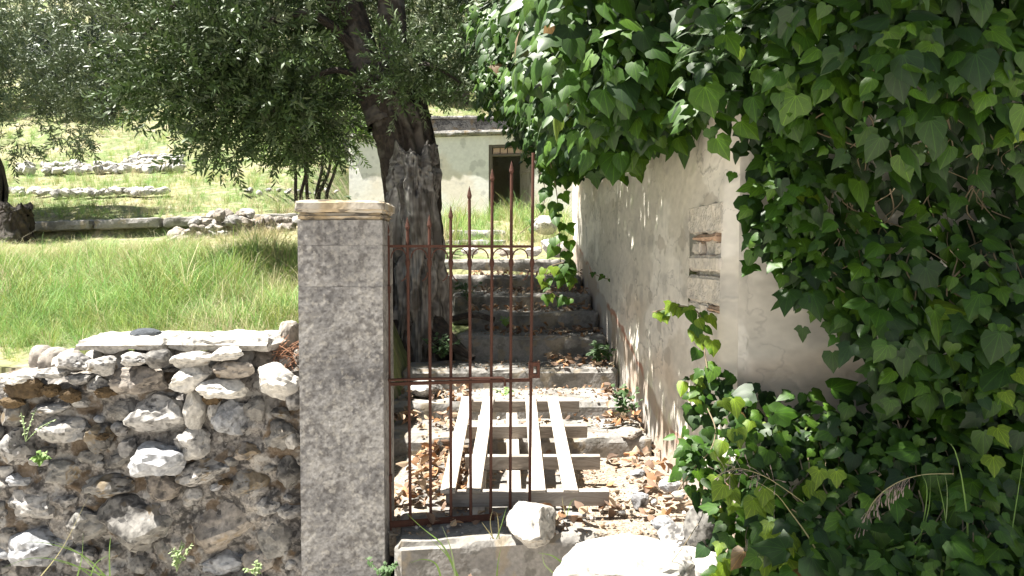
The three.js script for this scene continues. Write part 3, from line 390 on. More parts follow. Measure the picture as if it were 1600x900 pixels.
// ---------------------------------------------------------------- loose rocks
{
  const rk = (x, y, Z, hw, hh, dz, m, label, o = {}) => { const p = P(x, y, Z), k = Z / FOC, r = part('rock', rockGeo(x * 3 + y, hw * k, hh * k, dz, { detail: 8, rough: 0.1, planes: 16, round: 0.2, ...o }), m); r.position.copy(p); r.rotation.set(...(o.rot || [0, 0, 0])); return tag(r, label, 'rock'); };
  rk(833, 815, 3.56, 42, 38, 0.13, M.limestoneWhite, 'squarish pale rock propped on the threshold against the gate', { round: 0.1, planes: 11 });
  rk(975, 884, 3.25, 118, 42, 0.26, M.limestoneWhite, 'large flat pale boulder lying in front of the threshold', { round: 0.45, rough: 0.12 });
  rk(1090, 882, 3.3, 50, 26, 0.15, M.limestoneWhite, 'pale low stone at the end of the large boulder', { round: 0.4 });
  rk(1052, 843, 3.5, 29, 24, 0.09, M.limestone, 'pale angular stone between boulder and ivy', { rot: [0, 0, 0.4] });
  rk(1036, 818, 3.62, 20, 17, 0.06, M.blueStone, 'small grey stone behind the pale angular stone');
  rk(1100, 822, 3.42, 34, 44, 0.09, M.lichenStone, 'tall grey stone slab leaning at the edge of ivy', { rot: [0.1, 0.3, -0.25] });
  rk(1000, 781, 3.95, 16, 17, 0.06, M.blueStone, 'bluish pointed stone on dark litter beside the pallet', { rot: [0, 0.4, 0.5] });
  rk(1047, 757, 3.95, 19, 13, 0.06, M.blueStone, 'bluish stone on litter at the foot of the wall');
  rk(1060, 774, 3.8, 13, 9, 0.04, M.limestone, 'small grey stone beneath the wall-foot stone');
  rk(996, 739, 4.25, 15, 7, 0.05, M.blueStone, 'flat bluish stone half under brown leaves');
  rk(1022, 784, 3.85, 8, 6, 0.025, M.limestone, 'tiny grey stone between bluish stones'); rk(972, 801, 3.82, 7, 5, 0.02, M.limestone, 'tiny pale pebble beside the pallet corner');
  rk(663, 607, 5.85, 34, 17, 0.15, M.limestone, 'grey stone lying on the third step beside the gate');
  rk(985, 676, 5.1, 22, 10, 0.11, M.brownStone, 'tan flat stone at the wall end of a step');
  rk(868, 386, 9.8, 26, 18, 0.2, M.limestoneWhite, 'sunlit tan boulder at the top of the stairs', { round: 0.4 }); rk(835, 393, 9.9, 14, 10, 0.1, M.limestoneWhite, 'pale stone left of the stair-top boulder'); rk(790, 394, 10, 16, 8, 0.1, M.brownStone, 'low tan stone on the top landing'); rk(735, 392, 10.1, 15, 8, 0.1, M.limestoneWhite, 'flat white stone on the top landing near the tree');
  rk(855, 352, 11.5, 22, 18, 0.25, M.limestoneWhite, 'pale rock in dry grass below the shed doorway');
  rk(452, 535, 4.0, 20, 40, 0.14, M.brownStone, 'tan stone leaning behind the pillar on the wall top', { round: 0.4 });
  rk(446, 566, 3.85, 12, 9, 0.05, M.limestoneWhite, 'small white stone on dry needles beside the coping slab');
  // grey wool pad left on the slab
  const pad = rockGeo(991, 0.085, 0.03, 0.06, { detail: 8, planes: 1, round: 0.9, rough: 0.06 }), pm = std({ map: colorTex(256, (u, v) => mul3([0.17, 0.19, 0.215], 0.35 + 1.2 * Math.abs(Math.sin(u * 150 + 4 * fb(u, v, 8, 2, 77)) * Math.cos(v * 150 + 4 * fb(u, v, 8, 2, 78))))), bumpMap: grayTex(256, (u, v) => Math.abs(Math.sin(u * 150) * Math.cos(v * 150))), bumpScale: 0.01 }); const ps = pad.attributes.uv; for (let i = 0; i < ps.count; i++) ps.setXY(i, ps.getX(i) * 4, ps.getY(i) * 4);
  const o = part('wool_pad', pad, pm); o.position.copy(P(228, 521, 3.86)); tag(o, 'dark blue-grey woolly pad lying on the coping slab', 'pad');
}

// ---------------------------------------------------------------- foliage shapes
function leafGeo(outline, rows, fold, curl, droop) { // blade from (0,0) down to (0,-1); half widths at rows
  const pos = [], uv = [], idx = []; rows.forEach(([y, w, yo = 0]) => { for (const s of [-1, -0.5, 0, 0.5, 1]) { const x = s * w, yy = y + yo * Math.abs(s) ** 1.5; pos.push(x, yy, -fold * Math.abs(x) + curl * (x * x) - droop * y * y); uv.push(x + 0.5, -yy * 0.8 + 0.18); } });
  for (let j = 0; j < rows.length - 1; j++) for (let i = 0; i < 4; i++) { const a = j * 5 + i; idx.push(a, a + 5, a + 1, a + 1, a + 5, a + 6); }
  const g = new THREE.BufferGeometry(); g.setAttribute('position', new THREE.Float32BufferAttribute(pos, 3)); g.setAttribute('uv', new THREE.Float32BufferAttribute(uv, 2)); g.setIndex(idx); g.computeVertexNormals(); return g;
}
const ivyLeaf = [
  leafGeo(0, [[0, 0.10, 0.10], [-0.06, 0.40, 0.16], [-0.22, 0.50, 0.05], [-0.42, 0.42, 0.0], [-0.66, 0.25, 0], [-0.86, 0.09, 0], [-1, 0.004, 0]], 0.22, 0.15, 0.22),
  leafGeo(0, [[0, 0.10, 0.13], [-0.08, 0.38, 0.2], [-0.2, 0.56, 0.02], [-0.34, 0.50, -0.04], [-0.5, 0.30, 0.0], [-0.72, 0.20, 0], [-1, 0.004, 0]], 0.12, -0.2, 0.3),
  leafGeo(0, [[0, 0.10, 0.16], [-0.07, 0.34, 0.2], [-0.16, 0.60, -0.04], [-0.27, 0.44, 0.02], [-0.38, 0.30, 0.0], [-0.55, 0.27, 0], [-0.8, 0.12, 0], [-1, 0.004, 0]], 0.16, 0.3, 0.2),
  leafGeo(0, [[0, 0.08, 0.07], [-0.08, 0.33, 0.1], [-0.25, 0.40, 0.03], [-0.48, 0.34, 0], [-0.72, 0.2, 0], [-0.9, 0.07, 0], [-1, 0.004, 0]], 0.35, 0.2, 0.12)];
function ivyTex(seed) { const c = document.createElement('canvas'); c.width = c.height = 256; const g = c.getContext('2d'); g.fillStyle = '#bcbcbc'; g.fillRect(0, 0, 256, 256); const R = rng(seed);
  for (let i = 0; i < 700; i++) { const v = 165 + R() * 55; g.fillStyle = `rgba(${v - 10},${v},${v - 25},0.25)`; g.beginPath(); g.arc(R() * 256, R() * 256, 3 + R() * 9, 0, 7); g.fill(); }
  // veins fan out from the leaf base (uv 0.5, 0.18; canvas y points down)
  g.strokeStyle = 'rgba(255,255,200,0.95)'; const bx = 128, by = 256 * (1 - 0.18); for (const [a, l, w] of [[0, 210, 6], [0.45, 150, 4], [-0.45, 150, 4], [0.95, 120, 3.4], [-0.95, 120, 3.4], [1.6, 90, 2.6], [-1.6, 90, 2.6]]) { g.lineWidth = w; g.beginPath(); g.moveTo(bx, by); const ex = bx + Math.sin(a) * l, ey = by - Math.cos(a) * l; g.quadraticCurveTo((bx + ex) / 2 + 6 * a, (by + ey) / 2 + 8, ex, ey); g.stroke(); g.lineWidth = 0.9; for (let k = 0.3; k < 0.95; k += 0.16) { const qx = lerp(bx, ex, k), qy = lerp(by, ey, k); for (const s of [-0.6, 0.6]) { g.beginPath(); g.moveTo(qx, qy); g.lineTo(qx + Math.sin(a + s) * 34, qy - Math.cos(a + s) * 34); g.stroke(); } } }
  const t = new THREE.CanvasTexture(c); t.colorSpace = THREE.SRGBColorSpace; return t; }
const ivyMap = ivyTex(4);
const ivyMat = (r, g, b, o = {}) => phy({ map: ivyMap, color: new THREE.Color(r, g, b), roughness: 0.5, transmission: 0.32, thickness: 0, ior: 1.38, ...o });
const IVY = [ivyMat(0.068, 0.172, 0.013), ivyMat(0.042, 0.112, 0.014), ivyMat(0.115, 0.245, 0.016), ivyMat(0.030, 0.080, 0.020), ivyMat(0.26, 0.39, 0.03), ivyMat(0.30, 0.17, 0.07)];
const ivyStuffMat = ivyMat(1, 1, 1);
const IVYC = IVY.map((m) => m.color.clone());
const UPV = V(0, 1, 0);
function leafMatrix(p, n, size, roll, R) { const z = n.clone().normalize(), y = UPV.clone().addScaledVector(z, -z.y); if (y.lengthSq() < 1e-4) y.set(0, 0, -1); y.normalize().applyAxisAngle(z, roll); const x = V().crossVectors(y, z); const m = new THREE.Matrix4().makeBasis(x, y, z); m.scale(V(size * (0.9 + 0.2 * R()), size, size)); m.setPosition(p); return m; }
// builds an ivy thing: leaves is a list of {p, n, s, tone, depth} ; the largest 300 in view become parts
function ivy(name, label, leaves, stems, seed) {
  const t = thing(name, label, 'ivy'), R = rng(seed);
  for (const l of leaves) { l.m = leafMatrix(l.p, l.n, l.s, l.roll ?? (R() - 0.5) * 1.3, R); const [x, y, z] = toPixel(l.p); l.see = x > -20 && x < 1620 && y > -20 && y < 920 ? l.s / z * (l.depth ? 0.25 : 1) * (0.4 + Math.abs(l.n.z)) : 0; l.v = Math.floor(R() * 4); }
  leaves.sort((a, b) => b.see - a.see);
  const near = leaves.filter((l) => l.see > 0).slice(0, 290), set = new Set(near), rest = leaves.filter((l) => !set.has(l));
  for (const l of near) { const o = part('leaf', ivyLeaf[l.v], IVY[l.tone], t); l.m.decompose(o.position, o.quaternion, o.scale); }
  for (let v = 0; v < 4; v++) { const li = rest.filter((l) => l.v === v); if (li.length) copies('leaf_mass', ivyLeaf[v], ivyStuffMat, li.map((l) => ({ m: l.m, c: IVYC[l.tone].clone().multiplyScalar(0.8 + 0.4 * R()) })), t); }
  if (stems.length) stems.forEach((s) => part('stem', s, M.stem, t));
  return t;
}
const tone = (R, yellow = 0.02) => R() < yellow ? 4 : R() < 0.25 ? 2 : R() < 0.45 ? 1 : R() < 0.3 ? 3 : 0;
// a shoot: leaves set round a short stem that stands out from the mass, tips turned outward
function shoot(c, out, n, size, R, yellow) { const L = [], dark = R(), x = V().crossVectors(UPV, out).normalize(), y = V().crossVectors(out, x).normalize(), base = dark < 0.5 ? 0 : dark < 0.7 ? 2 : dark < 0.88 ? 1 : 3;
  for (let i = 0; i < n; i++) { const a = i * 2.4 + R() * 0.9, r = size * (0.25 + 1.0 * Math.sqrt((i + 0.3) / n)), dx = Math.cos(a) * r, dy = Math.sin(a) * r * 0.9; const p = c.clone().addScaledVector(x, dx).addScaledVector(y, dy - size * 0.1).addScaledVector(out, (R() - 0.3) * size * 0.7 - r * 0.35);
    const n2 = out.clone().addScaledVector(x, dx / size * 0.5 + (R() - 0.5) * 0.9).addScaledVector(y, dy / size * 0.35 + 0.3 + (R() - 0.5) * 0.9); const tip = Math.atan2(dx, -dy + size * 0.9);
    L.push({ p, n: n2, s: size * (0.5 + 0.78 * R()) * (i < 2 ? 0.7 : 1), depth: 0, roll: tip * 0.8 + (R() - 0.5) * 0.7, tone: R() < yellow ? 4 : R() < 0.002 ? 5 : R() < 0.65 ? base : tone(R, 0) }); } return L; }
const inPoly = (x, y, q) => { let c = false; for (let i = 0, j = q.length - 1; i < q.length; j = i++) if ((q[i][1] > y) !== (q[j][1] > y) && x < (q[j][0] - q[i][0]) * (y - q[i][1]) / (q[j][1] - q[i][1]) + q[i][0]) c = !c; return c; };

{ // ivy spilling over the passage from the top of the side wall
  const R = rng(71), L = [];
  const near = [[1.02, 2.42], [0.85, 2.30], [0.60, 2.18], [0.32, 2.28], [0.16, 2.6], [0.14, 3.0], [0.28, 3.45], [0.9, 3.95]], far = [[0.88, 2.62], [0.68, 2.50], [0.38, 2.52], [0.1, 2.9], [-0.28, 3.2], [-0.46, 3.75], [-0.25, 4.4], [0.8, 4.8]];
  const sect = (Z) => { const t = clamp((Z - 3.9) / 3.4), e = sstep(0, 1, t); return near.map((q, i) => [lerp(q[0], far[i][0], e), lerp(q[1], far[i][1], e)]); };
  const add = (p, n, s, depth, y) => L.push({ p, n, s, depth, tone: tone(R, y) });
  const surf = (Z, k, t, o) => { const s = sect(Z), a = s[k], b = s[k + 1], dx = b[0] - a[0], dy = b[1] - a[1], l = Math.hypot(dx, dy), nx = -Math.abs(dy / l), ny = k < 2 ? -0.4 : k < 5 ? 0.15 : 0.7; return [V(lerp(a[0], b[0], t) + nx * o, lerp(a[1], b[1], t) + ny * o * 0.6, -Z), nx, ny]; };
  for (let i = 0; i < 620; i++) { const Z = 3.8 + Math.pow(R(), 0.8) * 4.8, k = Math.floor(R() * 7), t = R(), o = (R() - 0.45) * 0.22 + 0.2 * fbm3(Z * 1.6, t + k, 3, 2), [p, nx, ny] = surf(Z, k, t, o); p.y += (R() - 0.5) * 0.14;
    const out = V(nx * 0.8 + (R() - 0.5) * 0.5, Math.max(0, ny) + 0.1, 0.75).normalize(); L.push(...shoot(p, out, 4 + Math.floor(R() * 4), Z < 5 ? 0.10 + R() * 0.045 : 0.062 + R() * 0.035, R, 0.01)); }
  for (let i = 0; i < 2600; i++) { const Z = 3.5 + R() * 5.1, k = Math.floor(R() * 7), [p, nx, ny] = surf(Z, k, R(), -0.12 - R() * 0.25); add(p, V(nx + (R() - 0.5), Math.max(0.05, ny) + 0.3 + (R() - 0.5), 0.5 + (R() - 0.5)), 0.09 + R() * 0.05, 1, 0); }
  for (let i = 0; i < 330; i++) { const Z = 3.32 + R() * 0.65, s = sect(Z), x = 0.1 + R() * 0.95, y = 2.1 + R() * 1.7; if (!inPoly(x, y, [...s, [1.05, 3.9]])) continue; L.push(...shoot(V(x, y, -Z), V((R() - 0.7) * 0.7, 0.25 + (R() - 0.5) * 0.4, 1).normalize(), 4 + Math.floor(R() * 3), 0.09 + R() * 0.05, R, 0.008)); }
  for (let i = 0; i < 500; i++) { const Z = 4.0 + R() * 4.2, s = sect(Z), x = lerp(s[3][0], 1.0, R()), y = 2.5 + R() * 0.5; if (inPoly(x, y, [...s, [1.05, 4.5]])) add(V(x, y, -Z), V((R() - 0.5), -0.2 + R(), 0.8), 0.1, 1, 0); }
  // trailing fringe near the far end of the wall
  for (let i = 0; i < 110; i++) { const px = 850 + R() * 120, py = 225 + R() * 55 + (px > 930 ? -5 : 0), Z = 5.8 + R() * 1.4; add(P(px, py, Z), V((R() - 0.6), 0.3 + R() * 0.4, 0.8), 0.05 + R() * 0.05, 0, 0.03); }
  const stems = []; for (let i = 0; i < 14; i++) { const Z = 4.2 + i * 0.28, s = sect(Z); stems.push(tube([V(s[1][0], s[1][1] + 0.2, -Z), V(s[2][0] + 0.05, s[2][1] + 0.05 + R() * 0.1, -Z - 0.1), V(s[3][0] + 0.05, s[3][1] + 0.05, -Z + (R() - 0.5) * 0.3), V(s[4][0] + 0.1, s[4][1], -Z)], 0.006, 5, 16)); }
  ivy('overhanging_ivy', 'dark mass of ivy spilling from the wall top over the steps', L, stems, 5);
}
{ // ivy curtain on the house front
  const R = rng(83), L = [];
  const upper = [[1330, -320], [1260, -80], [1110, -10], [1062, 20], [1062, 60], [1085, 160], [1115, 185], [1172, 222], [1168, 330], [1196, 385], [1236, 440], [1276, 490], [1352, 545], [1440, 630], [1960, 660], [1960, -320]];
  const stand = (x, y) => { let b = 0.10 + 0.42 * sstep(1110, 1420, x); if (y < 215) b += 0.26 * sstep(225, 120, y) + 0.14 * sstep(1150, 1060, x); else b -= 0.30 * sstep(215, 250, y) * sstep(420, 330, y) * sstep(1240, 1420, x); b += 0.12 * sstep(-40, -250, y); return Math.max(0.05, b + 0.22 * fbm3(x * 0.006, y * 0.006, 2, 3)); };
  for (let i = 0; i < 900; i++) { const x = 1050 + R() * 910, y = -320 + R() * 980; if (!inPoly(x, y, upper)) continue; if (R() < 0.75 * sstep(215, 250, y) * sstep(360, 310, y) * sstep(1330, 1420, x)) continue; const Z = 3.5 - stand(x, y) * (0.78 + 0.42 * R()), small = x < 1250 && y > 200 ? 0.8 : 1;
    L.push(...shoot(P(x, y, Z), V((R() - 0.58) * 0.7 - (x < 1240 && y < 225 ? 0.7 : 0), 0.22 + (R() - 0.5) * 0.5 + (x < 1240 && y < 225 ? 0.4 : 0), 1).normalize(), 3 + Math.floor(R() * 5), (0.068 + 0.045 * R()) * small * (y < 250 ? 1.1 : x > 1300 ? 1.05 : 1), R, 0.004)); }
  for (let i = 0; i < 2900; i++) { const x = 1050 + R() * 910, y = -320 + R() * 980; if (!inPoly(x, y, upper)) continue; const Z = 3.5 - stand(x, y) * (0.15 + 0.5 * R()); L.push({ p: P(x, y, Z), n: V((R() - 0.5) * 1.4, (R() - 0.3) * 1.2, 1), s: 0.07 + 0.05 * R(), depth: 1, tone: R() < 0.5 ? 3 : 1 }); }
  // upper ivy beyond the picture's top edge, reaching over the corner
  for (let i = 0; i < 1800; i++) { const X = 1.35 + R() * 1.6, Y = 2.95 + R() * 0.9, Z = 2.55 + R() * 0.95; L.push({ p: V(X, Y, -Z), n: V((R() - 0.6), 0.9, R() - 0.3), s: 0.09 + 0.05 * R(), depth: 1, tone: tone(R, 0) }); }
  for (const [x, y, Z] of [[1252, 288, 3.28], [1268, 300, 3.28], [1246, 300, 3.27]]) L.push({ p: P(x, y, Z - 0.02), n: V(0, 0.6, 1), s: 0.075, depth: 0, tone: 4 });
  const stems = []; for (let i = 0; i < 34; i++) { const x = 1290 + R() * 300, y = 60 + R() * 330, pts = []; for (let k = 0; k < 5; k++) pts.push(P(x + k * (R() - 0.5) * 24, y + k * 34, 3.5 - stand(x, y + k * 34) * 0.8)); stems.push(tube(pts, 0.0018 + R() * 0.002, 5, 20)); }
  ivy('wall_ivy', 'thick curtain of broad-leaved ivy covering the house front', L, stems, 6);
}
{ // ivy bush at the foot of the house
  const R = rng(97), L = [];
  const low = [[1072, 700], [1074, 650], [1082, 600], [1108, 580], [1165, 590], [1235, 620], [1290, 632], [1350, 600], [1420, 600], [1960, 600], [1960, 1050], [1105, 1050], [1120, 880], [1112, 800], [1072, 742]];
  const stand = (x, y) => Math.max(0.04, 0.04 + 0.30 * sstep(560, 720, y) + 0.42 * sstep(680, 900, y) * sstep(1040, 1250, x) + 0.18 * sstep(1150, 1500, x) + 0.2 * fbm3(x * 0.007, y * 0.007, 7, 3));
  for (let i = 0; i < 720; i++) { const x = 1040 + R() * 920, y = 545 + R() * 500; if (!inPoly(x, y, low)) continue; const p = P(x, y, 3.5 - stand(x, y) * (0.78 + 0.4 * R())); if (p.y < 0.05) continue; L.push(...shoot(p, V((R() - 0.6) * 0.8, 0.45 + (R() - 0.5) * 0.6, 1).normalize(), 3 + Math.floor(R() * 5), x < 1180 ? 0.05 + 0.03 * R() : 0.062 + 0.045 * R(), R, x < 1300 ? 0.02 : 0.004)); }
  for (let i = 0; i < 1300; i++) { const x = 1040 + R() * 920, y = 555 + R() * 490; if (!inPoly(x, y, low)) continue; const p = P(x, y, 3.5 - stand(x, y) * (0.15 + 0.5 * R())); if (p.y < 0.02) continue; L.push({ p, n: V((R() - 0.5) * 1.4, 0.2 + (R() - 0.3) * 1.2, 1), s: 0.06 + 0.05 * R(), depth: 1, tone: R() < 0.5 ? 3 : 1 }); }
  for (const [cx, cy, n, Z] of [[1215, 848, 11, 2.72], [1285, 760, 5, 2.8], [1200, 790, 5, 2.8], [1130, 880, 6, 2.85], [1120, 720, 5, 3.1], [1085, 585, 5, 3.45], [1150, 640, 4, 3.2], [1540, 690, 3, 2.75], [1150, 760, 4, 2.95], [1590, 600, 3, 2.8], [1255, 880, 4, 2.7]]) for (let i = 0; i < n; i++) L.push({ p: P(cx + (R() - 0.5) * 46, cy + (R() - 0.5) * 66, Z - 0.06 * R()), n: V((R() - 0.6), 0.5 + 0.6 * R(), 0.9), s: 0.05 + 0.035 * R(), depth: 0, tone: 4 });
  const stems = []; for (let i = 0; i < 22; i++) { const x = 1090 + R() * 480, y = 600 + R() * 180, pts = []; for (let k = 0; k < 5; k++) pts.push(P(x + k * (R() - 0.5) * 30, y + k * 32, 3.5 - stand(x, y + k * 32) * 0.95)); stems.push(tube(pts, 0.0016 + R() * 0.0018, 5, 20)); }
  ivy('ivy_bush', 'low tangled ivy growing at the foot of the plastered house', L, stems, 7);
}
{ // single trailing vines
  const vine = (label, pix, Z, n, size, seed, y = 0.1) => { const R = rng(seed), pts = pix.map(([x, yy], i) => P(x, yy, typeof Z === 'number' ? Z : Z(i / (pix.length - 1)))), c = new THREE.CatmullRomCurve3(pts), L = []; for (let i = 0; i < n; i++) { const p = c.getPoint((i + 0.4) / n); p.x += (R() - 0.5) * size * 1.3; p.y += (R() - 0.5) * size * 0.6; p.z += (R() - 0.3) * 0.05; L.push({ p, n: V((R() - 0.6) * 0.9, 0.4 + R() * 0.5, 0.9), s: size * (0.7 + 0.5 * R()), depth: 0, tone: R() < y ? 4 : R() < 0.6 ? 2 : 0 }); } return ivy('ivy_vine', label, L, [tube(pts, 0.0035, 5, 40)], seed); };
  vine('ivy strand hanging free over the upper steps', [[852, 225], [868, 290], [874, 350], [876, 410], [884, 440]], 5.4, 30, 0.105, 21, 0.02);
  vine('leafy ivy tip curling beside the gate spears above the steps', [[880, 410], [858, 418], [852, 440], [870, 462], [896, 466]], 5.3, 14, 0.075, 22, 0.3);
  vine('thin bare ivy runner dangling in front of the shed', [[836, 250], [852, 300], [840, 340], [812, 365]], 6.2, 5, 0.07, 25, 0);
  vine('short ivy shoot climbing the bare plaster near the brick recess', [[1105, 575], [1098, 530], [1092, 490], [1065, 478], [1020, 488]], (t) => lerp(3.4, 3.7, t), 26, 0.068, 23, 0.25);
  vine('small ivy sprig dangling on the side wall by the cornice crack', [[895, 240], [930, 245], [955, 262], [968, 278]], 6.0, 9, 0.08, 24, 0);
  vine('tiny ivy runner crossing the plaster above the dado', [[922, 425], [945, 435], [968, 438]], 6.8, 4, 0.06, 26, 0.3);
}

// ---------------------------------------------------------------- olive foliage
function sprigGeo(seed, n = 18, len = 0.30, ll = 0.075, lw = 0.0175) { // twig with opposite narrow leaves
  const R = rng(seed), pos = [], idx = [], q = V(), d = V(), s = V(), up = V();
  const stem = (a, b, w) => { const k = pos.length / 3; pos.push(a.x - w, a.y, a.z, a.x + w, a.y, a.z, b.x, b.y, b.z); pos.push(a.x, a.y, a.z - w, a.x, a.y, a.z + w, b.x, b.y, b.z); idx.push(k, k + 1, k + 2, k + 3, k + 4, k + 5); };
  stem(V(0, 0, 0), V(0, len, 0.03), 0.0025);
  for (let i = 0; i < n; i++) { const t = 0.08 + 0.92 * i / n, a = i * 2.4 + R(), el = 0.5 + R() * 0.5; q.set(0, t * len, 0.03 * t); d.set(Math.cos(a) * Math.cos(el), Math.sin(el), Math.sin(a) * Math.cos(el)); s.crossVectors(d, UPV).normalize().applyAxisAngle(d, R() * 1.5); up.crossVectors(s, d); const l = ll * (0.7 + 0.5 * R()), w = lw * (0.8 + 0.4 * R()), k = pos.length / 3;
    const put = (f, g, h) => pos.push(q.x + d.x * l * f + s.x * w * g + up.x * l * h, q.y + d.y * l * f + s.y * w * g + up.y * l * h, q.z + d.z * l * f + s.z * w * g + up.z * l * h);
    put(0, 0, 0); put(0.38, 0.5, 0.05); put(0.38, -0.5, 0.05); put(0.72, 0.36, 0.03); put(0.72, -0.36, 0.03); put(1, 0, -0.05); idx.push(k, k + 1, k + 2, k + 1, k + 3, k + 2, k + 2, k + 3, k + 4, k + 3, k + 5, k + 4); }
  const g = new THREE.BufferGeometry(); g.setAttribute('position', new THREE.Float32BufferAttribute(pos, 3)); g.setIndex(idx); g.computeVertexNormals(); return g;
}
const sprigs = [sprigGeo(1), sprigGeo(2), sprigGeo(3, 26, 0.34)];
const oliveMat = phy({ color: new THREE.Color(1, 1, 1), roughness: 0.5, transmission: 0.2, thickness: 0, ior: 1.4 });
// clumps: [centre Vector3, rx, ry, rz, count, scale]
function crown(t, clumps, col, seed, hang = 0.2) {
  const R = rng(seed), out = [[], [], []];
  for (const [c, rx, ry, rz, n, sc = 1] of clumps) for (let i = 0; i < n; i++) {
    const z = R() * 2 - 1, a = R() * 6.283, k = Math.sqrt(1 - z * z), r = 0.35 + 0.65 * Math.pow(R(), 0.5), d = V(k * Math.cos(a), z, k * Math.sin(a)), p = V(c.x + d.x * rx * r, c.y + d.y * ry * r, c.z + d.z * rz * r);
    if (fbm3(p.x * 1.6 + seed, p.y * 1.6, p.z * 1.6, 2) < -0.09) continue;
    const dir = d.clone().multiplyScalar(0.8).add(V((R() - 0.5) * 1.3, R() * 0.9 - hang * 2, (R() - 0.5) * 1.3)).normalize(), qn = new THREE.Quaternion().setFromUnitVectors(UPV, dir), s = sc * (0.75 + 0.5 * R());
    qn.multiply(new THREE.Quaternion().setFromAxisAngle(UPV, R() * 6.28)); const b = 0.7 + 0.6 * R(), silver = R() < 0.2;
    out[i % 3].push({ m: new THREE.Matrix4().compose(p, qn, V(s, s, s)), c: new THREE.Color(col[0] * b + (silver ? 0.07 : 0), col[1] * b + (silver ? 0.07 : 0), col[2] * b + (silver ? 0.055 : 0)) });
  }
  out.forEach((l, i) => l.length && copies('crown', sprigs[i], oliveMat, l, t));
}
{ // the old olive by the steps
  const Z = 7.1, t = thing('olive_tree', 'old gnarled olive tree with a broken hollow trunk beside the steps', 'tree');
  const k = Z / FOC, q = (x, y, dz = 0) => P(x, y, Z + dz);
  part('trunk', limb([q(648, 590), q(648, 500), q(646, 400), q(642, 300), q(632, 210), q(612, 140), q(606, 100)], [62, 48, 42, 41, 42, 43, 36].map((r) => r * k), { rings: 110, seg: 110, ridge: 0.10, lobes: 7, seed: 3, fis: 0.16 }), M.bark, t);
  part('snag', limb([q(655, 575, -0.02), q(655, 480, -0.12), q(652, 400, -0.2), q(648, 310, -0.24), q(648, 268, -0.22), q(650, 240, -0.18)], [44, 40, 38, 37, 36, 33].map((r) => r * k), { rings: 110, seg: 110, ridge: 0.13, lobes: 5, twist: 0.7, seed: 9, rag: 0.16, lump: 0.2, fis: 0.3 }), M.deadWood, t);
  part('limb', limb([q(606, 190), q(580, 130), q(560, 60), q(536, -20), q(500, -140), q(450, -280, -0.3)], [34, 25, 22, 20, 15, 8].map((r) => r * k), { rings: 40, seg: 28, lobes: 4, seed: 12 }), M.bark, t);
  part('limb', limb([q(640, 190), q(624, 120), q(614, 50), q(612, -40), q(630, -160), q(690, -300, 0.4)], [34, 25, 21, 19, 15, 8].map((r) => r * k), { rings: 40, seg: 28, lobes: 4, seed: 15 }), M.bark, t);
  for (const [x, y, dz, r] of [[700, 520, -0.35, 20], [600, 545, -0.3, 18], [690, 545, 0.1, 22]]) part('root', limb([q(650, 500, -0.1), q(lerp(650, x, 0.6), lerp(500, y, 0.7), dz * 0.6), q(x, y + 12, dz), q(x + (x - 650) * 0.8, y + 40, dz * 1.5)], [30, r, r * 0.6, 4].map((v) => v * k), { rings: 16, seg: 20, seed: x }), M.bark, t);
  part('root', tube([P(700, 500, 7.0), P(740, 492, 6.95), P(772, 500, 6.9)], 0.03, 7, 12), M.bark, t);
  const br = (pts, r0, r1, s) => part('branch', limb(pts, [r0, (r0 + r1) / 2, r1], { rings: 24, seg: 10, lobes: 2, lump: 0.08, seed: s }), M.bark, t);
  br([q(570, 90), q(480, 20, -0.4), q(380, 60, -0.6), q(300, 130, -0.5)], 0.05, 0.012, 1); br([q(560, 50), q(440, -60, -0.6), q(320, -30, -0.8), q(220, 60, -0.6)], 0.05, 0.012, 2); br([q(590, 130), q(520, 110, -0.3), q(450, 150, -0.4), q(400, 210, -0.3)], 0.035, 0.01, 3); br([q(630, 120), q(660, 100, -0.4), q(690, 110, -0.5), q(720, 130, -0.5)], 0.03, 0.008, 4);
  const C = (x, y, Zc, rx, ry, rz, n, s = 1) => [P(x, y, Zc), rx * Zc / FOC, ry * Zc / FOC, rz, n, s];
  crown(t, [C(350, 60, 6.7, 120, 90, 0.5, 430), C(450, 90, 6.8, 100, 105, 0.5, 470), C(315, 130, 6.7, 85, 60, 0.45, 260), C(400, 170, 6.8, 105, 58, 0.45, 300), C(490, 185, 7.2, 70, 52, 0.4, 180), C(340, 218, 6.6, 34, 30, 0.25, 45), C(240, 40, 6.8, 70, 60, 0.45, 130), C(235, 130, 6.6, 40, 42, 0.3, 50),
    C(500, 30, 7.6, 60, 60, 0.4, 150), C(645, 95, 6.6, 62, 32, 0.22, 130, 0.85), C(695, 112, 6.65, 42, 26, 0.22, 80, 0.85), C(650, 150, 6.6, 45, 16, 0.18, 34, 0.8), C(665, 15, 8.6, 70, 60, 0.5, 150), C(720, 60, 8.6, 40, 50, 0.5, 70)], [0.066, 0.108, 0.034], 41);
  crown(t, [C(440, -150, 7.3, 200, 120, 1.0, 850), C(640, -190, 7.7, 200, 150, 1.1, 1100), C(330, -90, 7.2, 110, 70, 0.7, 260), C(560, -90, 7.6, 130, 60, 0.8, 330)], [0.066, 0.108, 0.034], 42);
}
function simpleOlive(label, trunkPts, radii, clumps, col, seed, group, name = 'olive_tree') { const t = thing(name, label, 'tree', [0, 0, 0], group); part('trunk', limb(trunkPts, radii, { rings: 30, seg: 30, lobes: 5, seed }), M.bark, t); crown(t, clumps, col, seed, 0.15); return t; }
